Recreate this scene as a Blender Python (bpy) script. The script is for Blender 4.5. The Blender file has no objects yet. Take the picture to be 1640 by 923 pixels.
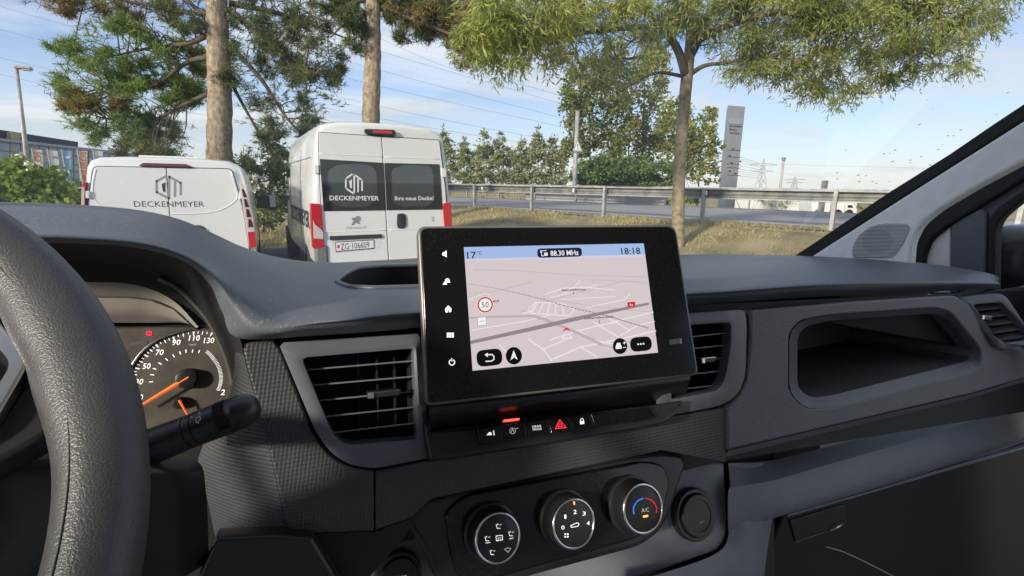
import bpy, bmesh, math, random
import numpy as np
from mathutils import Vector, Matrix
random.seed(7); rng = np.random.default_rng(7)
scene = bpy.context.scene
COL = scene.collection

# ------------------------------------------------------------------ camera
CAM_H = 1.68
FPX = 780.0
YAW, PITCH, ROLL = math.radians(26.6), math.radians(12.0), math.radians(0.8)
FW = np.array([math.sin(YAW)*math.cos(PITCH), math.cos(YAW)*math.cos(PITCH), -math.sin(PITCH)])
_r0 = np.array([math.cos(YAW), -math.sin(YAW), 0.0]); _u0 = np.cross(_r0, FW)
RT = _r0*math.cos(ROLL) + _u0*math.sin(ROLL)
UP = -_r0*math.sin(ROLL) + _u0*math.cos(ROLL)
CP = np.array([0.0, 0.0, CAM_H])
cam_d = bpy.data.cameras.new('camera'); cam = bpy.data.objects.new('camera', cam_d); COL.objects.link(cam)
cam_d.sensor_width = 36.0; cam_d.lens = 36.0*FPX/1640.0
cam_d.clip_start = 0.02; cam_d.clip_end = 6000
m = Matrix.Identity(4)
for i in range(3):
    m[i][0], m[i][1], m[i][2], m[i][3] = RT[i], UP[i], -FW[i], CP[i]
cam.matrix_world = m
scene.camera = cam

# ------------------------------------------------------------------ world, sun, exposure
SUN_EL, SUN_AZ = math.radians(20), math.radians(-115)     # azimuth from +Y, clockwise
S_DIR = Vector((math.sin(SUN_AZ)*math.cos(SUN_EL), math.cos(SUN_AZ)*math.cos(SUN_EL), math.sin(SUN_EL)))
world = bpy.data.worlds.new('World'); scene.world = world; world.use_nodes = True
wn = world.node_tree; wn.nodes.clear()
def WN(t, **kw):
    n = wn.nodes.new(t)
    for k, v in kw.items(): setattr(n, k, v)
    return n
out = WN('ShaderNodeOutputWorld'); bg = WN('ShaderNodeBackground')
sky = WN('ShaderNodeTexSky', sky_type='NISHITA', sun_disc=False, sun_elevation=SUN_EL, sun_rotation=SUN_AZ,
         altitude=400.0, air_density=1.0, dust_density=0.3, ozone_density=2.6)
tc = WN('ShaderNodeTexCoord'); sep = WN('ShaderNodeSeparateXYZ'); wn.links.new(tc.outputs['Generated'], sep.inputs[0])
# clouds: streaky noise on a flat layer above, seen in perspective
mx = WN('ShaderNodeMath', operation='MAXIMUM'); wn.links.new(sep.outputs['Z'], mx.inputs[0]); mx.inputs[1].default_value = 0.0
ad = WN('ShaderNodeMath', operation='ADD'); wn.links.new(mx.outputs[0], ad.inputs[0]); ad.inputs[1].default_value = 0.10
dx = WN('ShaderNodeMath', operation='DIVIDE'); wn.links.new(sep.outputs['X'], dx.inputs[0]); wn.links.new(ad.outputs[0], dx.inputs[1])
dy = WN('ShaderNodeMath', operation='DIVIDE'); wn.links.new(sep.outputs['Y'], dy.inputs[0]); wn.links.new(ad.outputs[0], dy.inputs[1])
cb = WN('ShaderNodeCombineXYZ'); wn.links.new(dx.outputs[0], cb.inputs[0]); wn.links.new(dy.outputs[0], cb.inputs[1])
mp = WN('ShaderNodeMapping'); wn.links.new(cb.outputs[0], mp.inputs[0])
mp.inputs['Location'].default_value = (1.7, 0.4, 0); mp.inputs['Rotation'].default_value = (0, 0, math.radians(-30)); mp.inputs['Scale'].default_value = (0.55, 1.15, 1)
nz = WN('ShaderNodeTexNoise'); wn.links.new(mp.outputs[0], nz.inputs['Vector'])
nz.inputs['Scale'].default_value = 0.8; nz.inputs['Detail'].default_value = 8; nz.inputs['Roughness'].default_value = 0.56; nz.inputs['Distortion'].default_value = 0.35
cr = WN('ShaderNodeValToRGB'); wn.links.new(nz.outputs['Fac'], cr.inputs[0])
cr.color_ramp.elements[0].position = 0.36; cr.color_ramp.elements[0].color = (0, 0, 0, 1)
cr.color_ramp.elements[1].position = 0.63; cr.color_ramp.elements[1].color = (1, 1, 1, 1)
fm = WN('ShaderNodeMath', operation='MULTIPLY'); wn.links.new(cr.outputs[0], fm.inputs[0]); fm.inputs[1].default_value = 0.9
hz = WN('ShaderNodeMapRange'); wn.links.new(mx.outputs[0], hz.inputs['Value']); hz.inputs['From Min'].default_value = 0.0; hz.inputs['From Max'].default_value = 0.24; hz.inputs['To Min'].default_value = 0.8; hz.inputs['To Max'].default_value = 0.0
mxf = WN('ShaderNodeMath', operation='MAXIMUM'); wn.links.new(fm.outputs[0], mxf.inputs[0]); wn.links.new(hz.outputs[0], mxf.inputs[1])
mix = WN('ShaderNodeMixRGB', blend_type='MIX'); wn.links.new(mxf.outputs[0], mix.inputs[0]); 
tint = WN('ShaderNodeMixRGB', blend_type='MULTIPLY'); tint.inputs[0].default_value = 1.0; wn.links.new(sky.outputs[0], tint.inputs[1]); tint.inputs[2].default_value = (.76, .79, .93, 1)
wn.links.new(tint.outputs[0], mix.inputs[1])
mix.inputs[2].default_value = (4.75, 4.85, 4.95, 1)
wn.links.new(mix.outputs[0], bg.inputs[0]); bg.inputs[1].default_value = 0.09
wn.links.new(bg.outputs[0], out.inputs[0])

sun_d = bpy.data.lights.new('sun', 'SUN'); sun_d.energy = 2.3; sun_d.angle = math.radians(5); sun_d.color = (1.0, 0.90, 0.74)
sun = bpy.data.objects.new('sun', sun_d); COL.objects.link(sun); sun.location = (-20, -5, 20)
sun.rotation_euler = S_DIR.to_track_quat('Z', 'Y').to_euler()
vs = scene.view_settings
vs.view_transform = 'Standard'; vs.look = 'None'; vs.exposure = 1.2; vs.gamma = 1.0; vs.use_curve_mapping = False
scene.cycles.max_bounces = 8; scene.cycles.transparent_max_bounces = 12; scene.cycles.use_denoising = True
scene.cycles.sample_clamp_indirect = 6.0; scene.cycles.caustics_reflective = False; scene.cycles.caustics_refractive = False

# ------------------------------------------------------------------ helpers
def ray(x, y): return FW + RT*((x-820.0)/FPX) + UP*((461.5-y)/FPX)
def onY(x, y, Y): d = ray(x, y); return CP + d*(Y/d[1])
def onX(x, y, X): d = ray(x, y); return CP + d*(X/d[0])
def onZ(x, y, Z): d = ray(x, y); return CP + d*((Z-CAM_H)/d[2])
def onD(x, y, D): return CP + ray(x, y)*D            # distance along the viewing axis
def proj(P):
    d = np.asarray(P, float)-CP; z = d@FW
    return np.stack([820+FPX*(d@RT)/z, 461.5-FPX*(d@UP)/z], -1)

class Plane:
    def __init__(s, p0, e1, e2):
        s.p = np.array(p0, float); s.u = np.array(e1, float); s.u /= np.linalg.norm(s.u)
        v = np.array(e2, float); v = v - s.u*(v@s.u); s.v = v/np.linalg.norm(v)
        s.n = np.cross(s.u, s.v)
        if s.n@(CP-s.p) < 0: s.n = -s.n; s.u = -s.u
    def hit(s, x, y, off=0.0):
        d = ray(x, y); p = s.p+s.n*off
        return CP + d*(((p-CP)@s.n)/(d@s.n))
    def loc(s, x, y, off=0.0):
        q = s.hit(x, y, off)-s.p
        return (q@s.u, q@s.v)
    def w(s, a, b, c=0.0): return s.p+s.u*a+s.v*b+s.n*c

def empty(name, loc, label, cat, group=None):
    o = bpy.data.objects.new(name, None); COL.objects.link(o); o.location = Vector(loc); o.empty_display_size = 0.05
    o['label'] = label; o['category'] = cat
    if group: o['group'] = group
    return o
def tag(o, label, cat, group=None):
    o['label'] = label; o['category'] = cat
    if group: o['group'] = group
    return o
def parent_loc(p):
    return p.location.copy() if p.type == 'EMPTY' else Vector((0, 0, 0))
def link(name, me, mat, parent=None, smooth=False, kind=None, label=None):
    o = bpy.data.objects.new(name, me); COL.objects.link(o)
    if mat is not None:
        me.materials.clear(); me.materials.append(MAT[mat] if isinstance(mat, str) else mat)
    if smooth: me.polygons.foreach_set('use_smooth', [True]*len(me.polygons))
    if parent is not None:
        o.parent = parent; o.matrix_parent_inverse = Matrix.Translation(-parent_loc(parent))
    if kind: o['kind'] = kind
    if label: o['label'] = label
    return o

class MB:
    def __init__(s): s.v = []; s.f = []
    def add(s, verts, faces):
        b = len(s.v); s.v += [tuple(map(float, q)) for q in verts]; s.f += [tuple(b+i for i in f) for f in faces]; return s
    def box(s, c, h, ax=None):
        c = np.array(c, float); ax = np.eye(3) if ax is None else np.array(ax, float)
        vs_ = [c+ax[0]*h[0]*i+ax[1]*h[1]*j+ax[2]*h[2]*k for i in (-1, 1) for j in (-1, 1) for k in (-1, 1)]
        return s.add(vs_, [(0, 1, 3, 2), (4, 6, 7, 5), (0, 4, 5, 1), (2, 3, 7, 6), (0, 2, 6, 4), (1, 5, 7, 3)])
    def bar(s, a, b, w, t, up=(0, 0, 1)):
        a = np.array(a, float); b = np.array(b, float); d = b-a; L = np.linalg.norm(d); d /= L
        up = np.array(up, float); up -= d*(up@d); up /= np.linalg.norm(up); sd = np.cross(d, up)
        return s.box((a+b)/2, (L/2, w/2, t/2), [d, sd, up])
    def tube(s, path, rad, n=8, cap=True, closed=False):
        P = [np.array(p, float) for p in path]; m_ = len(P)
        rad = [rad]*m_ if np.isscalar(rad) else list(rad)
        ref = None; vs_ = []; fs = []
        for i in range(m_):
            a = P[(i-1) % m_] if (i > 0 or closed) else P[i]; b = P[(i+1) % m_] if (i < m_-1 or closed) else P[i]
            t = b-a; t /= (np.linalg.norm(t)+1e-12)
            if ref is None: ref = np.array([0, 0, 1.0]) if abs(t[2]) < .9 else np.array([1.0, 0, 0])
            x = ref-t*(ref@t); x /= np.linalg.norm(x); y = np.cross(t, x); ref = x
            for k in range(n):
                an = 2*math.pi*k/n; vs_.append(P[i]+rad[i]*(x*math.cos(an)+y*math.sin(an)))
        M_ = m_ if closed else m_-1
        for i in range(M_):
            for k in range(n):
                j = (i+1) % m_
                fs.append((i*n+k, i*n+(k+1) % n, j*n+(k+1) % n, j*n+k))
        if cap and not closed: fs += [tuple(range(n))[::-1], tuple((m_-1)*n+k for k in range(n))]
        return s.add(vs_, fs)
    def lathe(s, org, axis, prof, n=32, cap=(True, True)):
        org = np.array(org, float); ax = np.array(axis, float); ax /= np.linalg.norm(ax)
        ref = np.array([0, 0, 1.0]) if abs(ax[2]) < .9 else np.array([1.0, 0, 0])
        x = ref-ax*(ref@ax); x /= np.linalg.norm(x); y = np.cross(ax, x)
        vs_ = []; fs = []
        for (h, r) in prof:
            for k in range(n):
                a = 2*math.pi*k/n; vs_.append(org+ax*h+r*(x*math.cos(a)+y*math.sin(a)))
        for i in range(len(prof)-1):
            for k in range(n): fs.append((i*n+k, i*n+(k+1) % n, (i+1)*n+(k+1) % n, (i+1)*n+k))
        if cap[0]: fs.append(tuple(range(n))[::-1])
        if cap[1]: fs.append(tuple((len(prof)-1)*n+k for k in range(n)))
        return s.add(vs_, fs)
    def grid(s, G, flip=False):
        G = np.asarray(G, float); a, b = G.shape[:2]
        fs = []
        for i in range(a-1):
            for j in range(b-1):
                q = (i*b+j, i*b+j+1, (i+1)*b+j+1, (i+1)*b+j); fs.append(q[::-1] if flip else q)
        return s.add(G.reshape(-1, 3), fs)
    def mesh(s, name='m'):
        me = bpy.data.meshes.new(name); me.from_pydata(s.v, [], s.f); me.update(); return me
    def build(s, name, mat, parent=None, smooth=False, kind=None, label=None, fix=True, angle=None):
        me = s.mesh(name)
        if fix:
            bm = bmesh.new(); bm.from_mesh(me); bmesh.ops.recalc_face_normals(bm, faces=bm.faces); bm.to_mesh(me); bm.free()
        o = link(name, me, mat, parent, smooth, kind, label)
        if angle is not None: sharp(me, angle)
        return o
def sharp(me, deg=35):
    me.polygons.foreach_set('use_smooth', [True]*len(me.polygons))
    bm = bmesh.new(); bm.from_mesh(me); lim = math.radians(deg)
    for e in bm.edges:
        e.smooth = not (len(e.link_faces) == 2 and e.calc_face_angle(0) > lim)
    bm.to_mesh(me); bm.free()
def bevel_obj(o, w, seg=2, ang=30):
    md = o.modifiers.new('bevel', 'BEVEL'); md.width = w; md.segments = seg; md.limit_method = 'ANGLE'; md.angle_limit = math.radians(ang)
    sharp(o.data, 40)

def catmull(P, n):
    P = np.asarray(P, float); m_ = len(P); outp = []
    E = np.concatenate([[2*P[0]-P[1]], P, [2*P[-1]-P[-2]]])
    for i in range(m_-1):
        a, b, c, d = E[i], E[i+1], E[i+2], E[i+3]
        for k in range(n):
            t = k/n
            outp.append(.5*((2*b)+(-a+c)*t+(2*a-5*b+4*c-d)*t*t+(-a+3*b-3*c+d)*t**3))
    outp.append(P[-1]); return np.array(outp)
def surf(G, n1, n2):
    """smooth a control grid (list of rails, each a list of points)"""
    A = np.stack([catmull(r, n2) for r in G])              # rails x cols
    return np.stack([catmull(A[:, j], n1) for j in range(A.shape[1])], 1)

def rounded(pts, r, seg=5):
    """round the corners of a 2-D loop; r one radius or one per corner"""
    n = len(pts); r = [r]*n if np.isscalar(r) else r; res = []
    for i in range(n):
        p = np.array(pts[i], float); a = np.array(pts[i-1], float); b = np.array(pts[(i+1) % n], float)
        la, lb = np.linalg.norm(a-p), np.linalg.norm(b-p); k = min(r[i], la*.48, lb*.48)
        if k <= 0: res.append(tuple(p)); continue
        s_, e_ = p+(a-p)/la*k, p+(b-p)/lb*k
        for j in range(seg+1):
            t = j/seg; res.append(tuple((1-t)**2*s_+2*t*(1-t)*p+t*t*e_))
    return res
def plate(name, pl, loops, mat, parent=None, off=0.0, thick=0.004, bev=0.0, seg=2, kind=None, label=None, local=False, smooth=None):
    """a slab on plane pl: loops[0] its outline, others holes, in photograph pixels (or plane metres); front face at off, body behind it"""
    cu = bpy.data.curves.new('c', 'CURVE'); cu.dimensions = '2D'; cu.fill_mode = 'BOTH'
    for L in loops:
        q = L if local else [pl.loc(x, y, off) for x, y in L]
        sp = cu.splines.new('POLY'); sp.points.add(len(q)-1)
        for p_, (a, b) in zip(sp.points, q): p_.co = (a, b, 0, 1)
        sp.use_cyclic_u = True
    cu.extrude = max(thick/2-bev, 0); cu.bevel_depth = bev; cu.bevel_resolution = seg
    if bev: cu.offset = -bev
    tmp = bpy.data.objects.new('t', cu)
    me = bpy.data.meshes.new_from_object(tmp); bpy.data.objects.remove(tmp); bpy.data.curves.remove(cu)
    M_ = Matrix([[pl.u[i], pl.v[i], pl.n[i], (pl.p+pl.n*(off-thick/2))[i]] for i in range(3)]+[[0, 0, 0, 1]])
    me.transform(M_); me.name = name
    o = link(name, me, mat, parent, False, kind, label)
    if bev or smooth: sharp(me, 40)
    return o
def flat(name, pl, polys, mat, parent=None, off=0.0006, local=False, **kw):
    """flat printed shapes: each poly an n-gon on the plane"""
    b = MB()
    for L in polys:
        q = L if local else [pl.loc(x, y, off) for x, y in L]
        b.add([pl.w(a, c, off) for a, c in q], [tuple(range(len(q)))])
    return b.build(name, mat, parent, fix=False, **kw)
def ribbon(pts, w, closed=False):
    """pixel polyline -> list of quads of pixel width w"""
    P = [np.array(p, float) for p in pts]; res = []
    if closed: P = P+[P[0]]
    for a, b in zip(P[:-1], P[1:]):
        d = b-a; L = np.linalg.norm(d)
        if L < 1e-6: continue
        d /= L; n_ = np.array([-d[1], d[0]])*w/2; e = d*w*.3
        res.append([tuple(a-e+n_), tuple(b+e+n_), tuple(b+e-n_), tuple(a-e-n_)])
    return res
def circ(cx, cy, r, n=24, a0=0, a1=360, ry=None):
    ry = r if ry is None else ry
    m_ = n if abs(a1-a0) >= 360 else n+1
    return [(cx+r*math.cos(math.radians(a0+(a1-a0)*k/n)), cy+ry*math.sin(math.radians(a0+(a1-a0)*k/n))) for k in range(m_)]
def text(s, pl, bl, br, hpx, mat, parent=None, name='lettering', off=0.0008, bold=0.0, shear=0.0, local=None):
    """lettering on a plane: baseline from pixel bl to pixel br, cap height hpx pixels"""
    cu = bpy.data.curves.new('c', 'FONT'); cu.body = s; cu.size = 1.0; cu.offset = bold; cu.shear = shear; cu.resolution_u = 2
    tmp = bpy.data.objects.new('t', cu); me = bpy.data.meshes.new_from_object(tmp)
    bpy.data.objects.remove(tmp); bpy.data.curves.remove(cu)
    co = np.empty(len(me.vertices)*3); me.vertices.foreach_get('co', co); co = co.reshape(-1, 3)
    x0, x1 = co[:, 0].min(), co[:, 0].max()
    A = pl.hit(*bl, off); B = pl.hit(*br, off)
    mid = ((bl[0]+br[0])/2, (bl[1]+br[1])/2); H0 = pl.hit(mid[0], mid[1], off); H1 = pl.hit(mid[0], mid[1]-hpx, off)
    e = (B-A); Lw = np.linalg.norm(e); e /= Lw
    vh = np.cross(pl.n, e); hh = np.linalg.norm(H1-H0)
    cap = 0.69
    P = A + np.outer((co[:, 0]-x0)/(x1-x0)*Lw, e) + np.outer(co[:, 1]/cap*hh, vh)
    me.vertices.foreach_set('co', P.ravel()); me.update()
    return link(name, me, mat, parent)

# ------------------------------------------------------------------ materials
MAT = {}
def mk(name, col, rough=.5, metal=0., spec=.5, var=None, bump=None, emit=None, coat=0., dust=None):
    """var=(scale, amount[, detail]) colour mottling; bump=(kind, scale, strength, distance)"""
    mt = bpy.data.materials.new(name); mt.use_nodes = True; nt = mt.node_tree; b = nt.nodes['Principled BSDF']
    c4 = (*col, 1)
    b.inputs['Base Color'].default_value = c4; b.inputs['Roughness'].default_value = rough; b.inputs['Metallic'].default_value = metal
    b.inputs['Specular IOR Level'].default_value = spec; b.inputs['Coat Weight'].default_value = coat; b.inputs['Coat Roughness'].default_value = .06
    tcn = nt.nodes.new('ShaderNodeTexCoord')
    if var:
        n = nt.nodes.new('ShaderNodeTexNoise'); n.inputs['Scale'].default_value = var[0]; n.inputs['Detail'].default_value = var[2] if len(var) > 2 else 5
        nt.links.new(tcn.outputs['Object'], n.inputs['Vector'])
        r = nt.nodes.new('ShaderNodeValToRGB'); nt.links.new(n.outputs['Fac'], r.inputs[0])
        a = var[1]; r.color_ramp.elements[0].position = .3; r.color_ramp.elements[1].position = .7
        lo = var[3] if len(var) > 3 else tuple(max(c*(1-a), 0) for c in col); hi = var[4] if len(var) > 4 else tuple(c*(1+a) for c in col)
        r.color_ramp.elements[0].color = (*lo, 1); r.color_ramp.elements[1].color = (*hi, 1)
        nt.links.new(r.outputs[0], b.inputs['Base Color'])
        # slight gloss variation too
        mr = nt.nodes.new('ShaderNodeMapRange'); mr.inputs['To Min'].default_value = max(rough-.08, .02); mr.inputs['To Max'].default_value = min(rough+.08, 1)
        nt.links.new(n.outputs['Fac'], mr.inputs['Value']); nt.links.new(mr.outputs[0], b.inputs['Roughness'])
    if bump:
        kind, sc, st, di = bump[:4]
        bn = nt.nodes.new('ShaderNodeBump'); bn.inputs['Strength'].default_value = st; bn.inputs['Distance'].default_value = di
        if kind == 'grain':
            v = nt.nodes.new('ShaderNodeTexVoronoi'); v.inputs['Scale'].default_value = sc; v.feature = 'SMOOTH_F1'
            n2 = nt.nodes.new('ShaderNodeTexNoise'); n2.inputs['Scale'].default_value = sc*.35; n2.inputs['Detail'].default_value = 3
            nt.links.new(tcn.outputs['Object'], n2.inputs['Vector'])
            mxv = nt.nodes.new('ShaderNodeMixRGB'); mxv.inputs[0].default_value = .0018
            nt.links.new(tcn.outputs['Object'], mxv.inputs[1]); nt.links.new(n2.outputs['Color'], mxv.inputs[2]); nt.links.new(mxv.outputs[0], v.inputs['Vector'])
            nt.links.new(v.outputs['Distance'], bn.inputs['Height']); bn.invert = True
        elif kind == 'noise':
            v = nt.nodes.new('ShaderNodeTexNoise'); v.inputs['Scale'].default_value = sc; v.inputs['Detail'].default_value = 6
            nt.links.new(tcn.outputs['Object'], v.inputs['Vector']); nt.links.new(v.outputs['Fac'], bn.inputs['Height'])
        elif kind == 'weave':
            sp = nt.nodes.new('ShaderNodeSeparateXYZ'); nt.links.new(tcn.outputs['Object'], sp.inputs[0])
            def wave(sock, s_):
                a_ = nt.nodes.new('ShaderNodeMath'); a_.operation = 'MULTIPLY'; nt.links.new(sock, a_.inputs[0]); a_.inputs[1].default_value = s_
                c_ = nt.nodes.new('ShaderNodeMath'); c_.operation = 'SINE'; nt.links.new(a_.outputs[0], c_.inputs[0]); return c_.outputs[0]
            ady = nt.nodes.new('ShaderNodeMath'); ady.operation = 'SUBTRACT'; nt.links.new(sp.outputs['X'], ady.inputs[0]); nt.links.new(sp.outputs['Y'], ady.inputs[1])
            w1, w2 = wave(ady.outputs[0], sc), wave(sp.outputs['Z'], sc)
            ml = nt.nodes.new('ShaderNodeMath'); ml.operation = 'ADD'; nt.links.new(w1, ml.inputs[0]); nt.links.new(w2, ml.inputs[1])
            nt.links.new(ml.outputs[0], bn.inputs['Height'])
        elif kind == 'ribs':
            sp = nt.nodes.new('ShaderNodeSeparateXYZ'); nt.links.new(tcn.outputs['Object'], sp.inputs[0])
            n2 = nt.nodes.new('ShaderNodeTexNoise'); n2.inputs['Scale'].default_value = 40; nt.links.new(tcn.outputs['Object'], n2.inputs['Vector'])
            a_ = nt.nodes.new('ShaderNodeMath'); a_.operation = 'MULTIPLY'; nt.links.new(sp.outputs['Z'], a_.inputs[0]); a_.inputs[1].default_value = sc
            a2 = nt.nodes.new('ShaderNodeMath'); a2.operation = 'MULTIPLY_ADD'; nt.links.new(n2.outputs['Fac'], a2.inputs[0]); a2.inputs[1].default_value = 3.; nt.links.new(a_.outputs[0], a2.inputs[2])
            c_ = nt.nodes.new('ShaderNodeMath'); c_.operation = 'SINE'; nt.links.new(a2.outputs[0], c_.inputs[0]); nt.links.new(c_.outputs[0], bn.inputs['Height'])
        elif kind == 'bark':
            mpn = nt.nodes.new('ShaderNodeMapping'); mpn.inputs['Scale'].default_value = (1, 1, .28); nt.links.new(tcn.outputs['Object'], mpn.inputs[0])
            v = nt.nodes.new('ShaderNodeTexNoise'); v.inputs['Scale'].default_value = sc; v.inputs['Detail'].default_value = 8; v.inputs['Roughness'].default_value = .7
            nt.links.new(mpn.outputs[0], v.inputs['Vector']); nt.links.new(v.outputs['Fac'], bn.inputs['Height'])
        nt.links.new(bn.outputs[0], b.inputs['Normal'])
    if dust:
        n3 = nt.nodes.new('ShaderNodeTexNoise'); n3.inputs['Scale'].default_value = dust[0]; n3.inputs['Detail'].default_value = 2; nt.links.new(tcn.outputs['Object'], n3.inputs['Vector'])
        n4 = nt.nodes.new('ShaderNodeTexNoise'); n4.inputs['Scale'].default_value = 9; n4.inputs['Detail'].default_value = 4; nt.links.new(tcn.outputs['Object'], n4.inputs['Vector'])
        sm_ = nt.nodes.new('ShaderNodeMath'); sm_.operation = 'MULTIPLY_ADD'; nt.links.new(n4.outputs['Fac'], sm_.inputs[0]); sm_.inputs[1].default_value = .35; nt.links.new(n3.outputs['Fac'], sm_.inputs[2])
        r3 = nt.nodes.new('ShaderNodeMapRange'); nt.links.new(sm_.outputs[0], r3.inputs['Value']); r3.inputs['From Min'].default_value = .80; r3.inputs['From Max'].default_value = .93; r3.inputs['To Max'].default_value = dust[1]
        m3 = nt.nodes.new('ShaderNodeMixRGB'); nt.links.new(r3.outputs[0], m3.inputs[0]); m3.inputs[2].default_value = (.42, .39, .34, 1)
        lk = b.inputs['Base Color'].links
        if lk: nt.links.new(lk[0].from_socket, m3.inputs[1])
        else: m3.inputs[1].default_value = c4
        nt.links.new(m3.outputs[0], b.inputs['Base Color'])
    if emit:
        b.inputs['Emission Color'].default_value = (*emit[0], 1); b.inputs['Emission Strength'].default_value = emit[1]
    MAT[name] = mt; return mt
def leafmat(name, cols, scale=3.0, tl=.35):
    mt = bpy.data.materials.new(name); mt.use_nodes = True; nt = mt.node_tree; nt.nodes.clear()
    o = nt.nodes.new('ShaderNodeOutputMaterial'); g = nt.nodes.new('ShaderNodeNewGeometry')
    n = nt.nodes.new('ShaderNodeTexNoise'); n.inputs['Scale'].default_value = scale; n.inputs['Detail'].default_value = 2
    tcn = nt.nodes.new('ShaderNodeTexCoord'); nt.links.new(tcn.outputs['Object'], n.inputs['Vector'])
    ad_ = nt.nodes.new('ShaderNodeMath'); ad_.operation = 'MULTIPLY_ADD'; nt.links.new(g.outputs['Random Per Island'], ad_.inputs[0]); ad_.inputs[1].default_value = .55; 
    sb = nt.nodes.new('ShaderNodeMath'); sb.operation = 'MULTIPLY_ADD'; nt.links.new(n.outputs['Fac'], sb.inputs[0]); sb.inputs[1].default_value = 1.2; sb.inputs[2].default_value = -.38
    nt.links.new(sb.outputs[0], ad_.inputs[2])
    r = nt.nodes.new('ShaderNodeValToRGB'); nt.links.new(ad_.outputs[0], r.inputs[0])
    while len(r.color_ramp.elements) < len(cols): r.color_ramp.elements.new(.5)
    for i, c in enumerate(cols):
        r.color_ramp.elements[i].position = i/(len(cols)-1); r.color_ramp.elements[i].color = (*c, 1)
    d = nt.nodes.new('ShaderNodeBsdfPrincipled'); d.inputs['Roughness'].default_value = .5; d.inputs['Specular IOR Level'].default_value = .35
    t = nt.nodes.new('ShaderNodeBsdfTranslucent'); mxs = nt.nodes.new('ShaderNodeMixShader'); mxs.inputs[0].default_value = tl
    nt.links.new(r.outputs[0], d.inputs['Base Color']); nt.links.new(r.outputs[0], t.inputs[0])
    nt.links.new(d.outputs[0], mxs.inputs[1]); nt.links.new(t.outputs[0], mxs.inputs[2]); nt.links.new(mxs.outputs[0], o.inputs[0])
    MAT[name] = mt
def glassmat(name, tint, refl=.5, rough=0.0, film=0.):
    mt = bpy.data.materials.new(name); mt.use_nodes = True; nt = mt.node_tree; nt.nodes.clear()
    o = nt.nodes.new('ShaderNodeOutputMaterial'); t = nt.nodes.new('ShaderNodeBsdfTransparent'); t.inputs[0].default_value = (*tint, 1)
    g = nt.nodes.new('ShaderNodeBsdfGlossy'); g.inputs['Roughness'].default_value = rough
    f = nt.nodes.new('ShaderNodeFresnel'); f.inputs[0].default_value = 1.45
    ml = nt.nodes.new('ShaderNodeMath'); ml.operation = 'MULTIPLY'; nt.links.new(f.outputs[0], ml.inputs[0]); ml.inputs[1].default_value = refl
    mxs = nt.nodes.new('ShaderNodeMixShader'); nt.links.new(ml.outputs[0], mxs.inputs[0]); nt.links.new(t.outputs[0], mxs.inputs[1]); nt.links.new(g.outputs[0], mxs.inputs[2])
    if film:
        tcn = nt.nodes.new('ShaderNodeTexCoord'); n = nt.nodes.new('ShaderNodeTexNoise'); n.inputs['Scale'].default_value = 6; n.inputs['Detail'].default_value = 9; n.inputs['Roughness'].default_value = .7
        nt.links.new(tcn.outputs['Object'], n.inputs['Vector'])
        mr = nt.nodes.new('ShaderNodeMapRange'); nt.links.new(n.outputs['Fac'], mr.inputs['Value']); mr.inputs['From Min'].default_value = .35; mr.inputs['From Max'].default_value = .8; mr.inputs['To Max'].default_value = film
        tr_ = nt.nodes.new('ShaderNodeBsdfTranslucent'); tr_.inputs[0].default_value = (.8, .8, .78, 1)
        m2 = nt.nodes.new('ShaderNodeMixShader'); nt.links.new(mr.outputs[0], m2.inputs[0]); nt.links.new(mxs.outputs[0], m2.inputs[1]); nt.links.new(tr_.outputs[0], m2.inputs[2])
        nt.links.new(m2.outputs[0], o.inputs[0])
    else: nt.links.new(mxs.outputs[0], o.inputs[0])
    MAT[name] = mt

mk('grass', (.32, .27, .14), .95, var=(1.1, .5, 8, (.19, .17, .07), (.48, .40, .24)), bump=('noise', 30, .8, .05))
mk('asphalt_lot', (.06, .06, .062), .9, var=(6, .3), bump=('noise', 150, .5, .01))
mk('asphalt', (.33, .325, .32), .85, var=(.8, .12), bump=('noise', 120, .4, .008))
mk('verge', (.26, .24, .20), .95, var=(2.5, .35), bump=('noise', 40, .7, .03))
mk('road_paint', (.75, .75, .72), .7, var=(9, .12))
mk('galvanized', (.38, .385, .38), .55, .2, var=(5, .28), bump=('noise', 60, .15, .004))
mk('galv_dark', (.23, .23, .215), .6, .2, var=(4, .35))
mk('wood_fence', (.42, .36, .22), .8, var=(5, .3))
mk('van_white', (.80, .805, .79), .28, coat=.6, var=(1.3, .025))
mk('van_white_door', (.81, .815, .80), .26, coat=.6, var=(1.7, .02))
mk('seam', (.03, .03, .03), .7)
mk('black_plastic', (.025, .025, .027), .55, var=(20, .2))
mk('grey_plastic', (.16, .16, .165), .6, var=(10, .15))
mk('window_black', (.008, .010, .012), .04, spec=.8)
mk('window_clear', (.02, .035, .04), .02, spec=1.0, coat=1.)
mk('red_lens', (.55, .012, .02), .12, coat=.8)
mk('dark_red_lens', (.10, .008, .01), .15, coat=.8)
mk('clear_lens', (.62, .58, .56), .12, coat=.8)
mk('print_white', (.85, .85, .85), .5)
mk('print_grey', (.30, .31, .32), .5)
mk('print_dark', (.035, .035, .05), .5)
mk('print_black', (.02, .02, .02), .5)
mk('chrome', (.88, .88, .89), .18, 1.0)
mk('tyre', (.02, .02, .02), .85, bump=('noise', 80, .4, .01))
mk('rubber', (.014, .014, .015), .75)
mk('pine_bark', (.30, .24, .17), .95, var=(9, .6, 8, (.20, .155, .10), (.50, .40, .29)), bump=('bark', 16, 1., .06))
mk('smooth_bark', (.28, .23, .15), .9, var=(12, .45, 8, (.17, .14, .085), (.40, .34, .23)), bump=('bark', 20, .6, .02))
mk('twig', (.10, .08, .055), .95, var=(12, .3))
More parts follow.
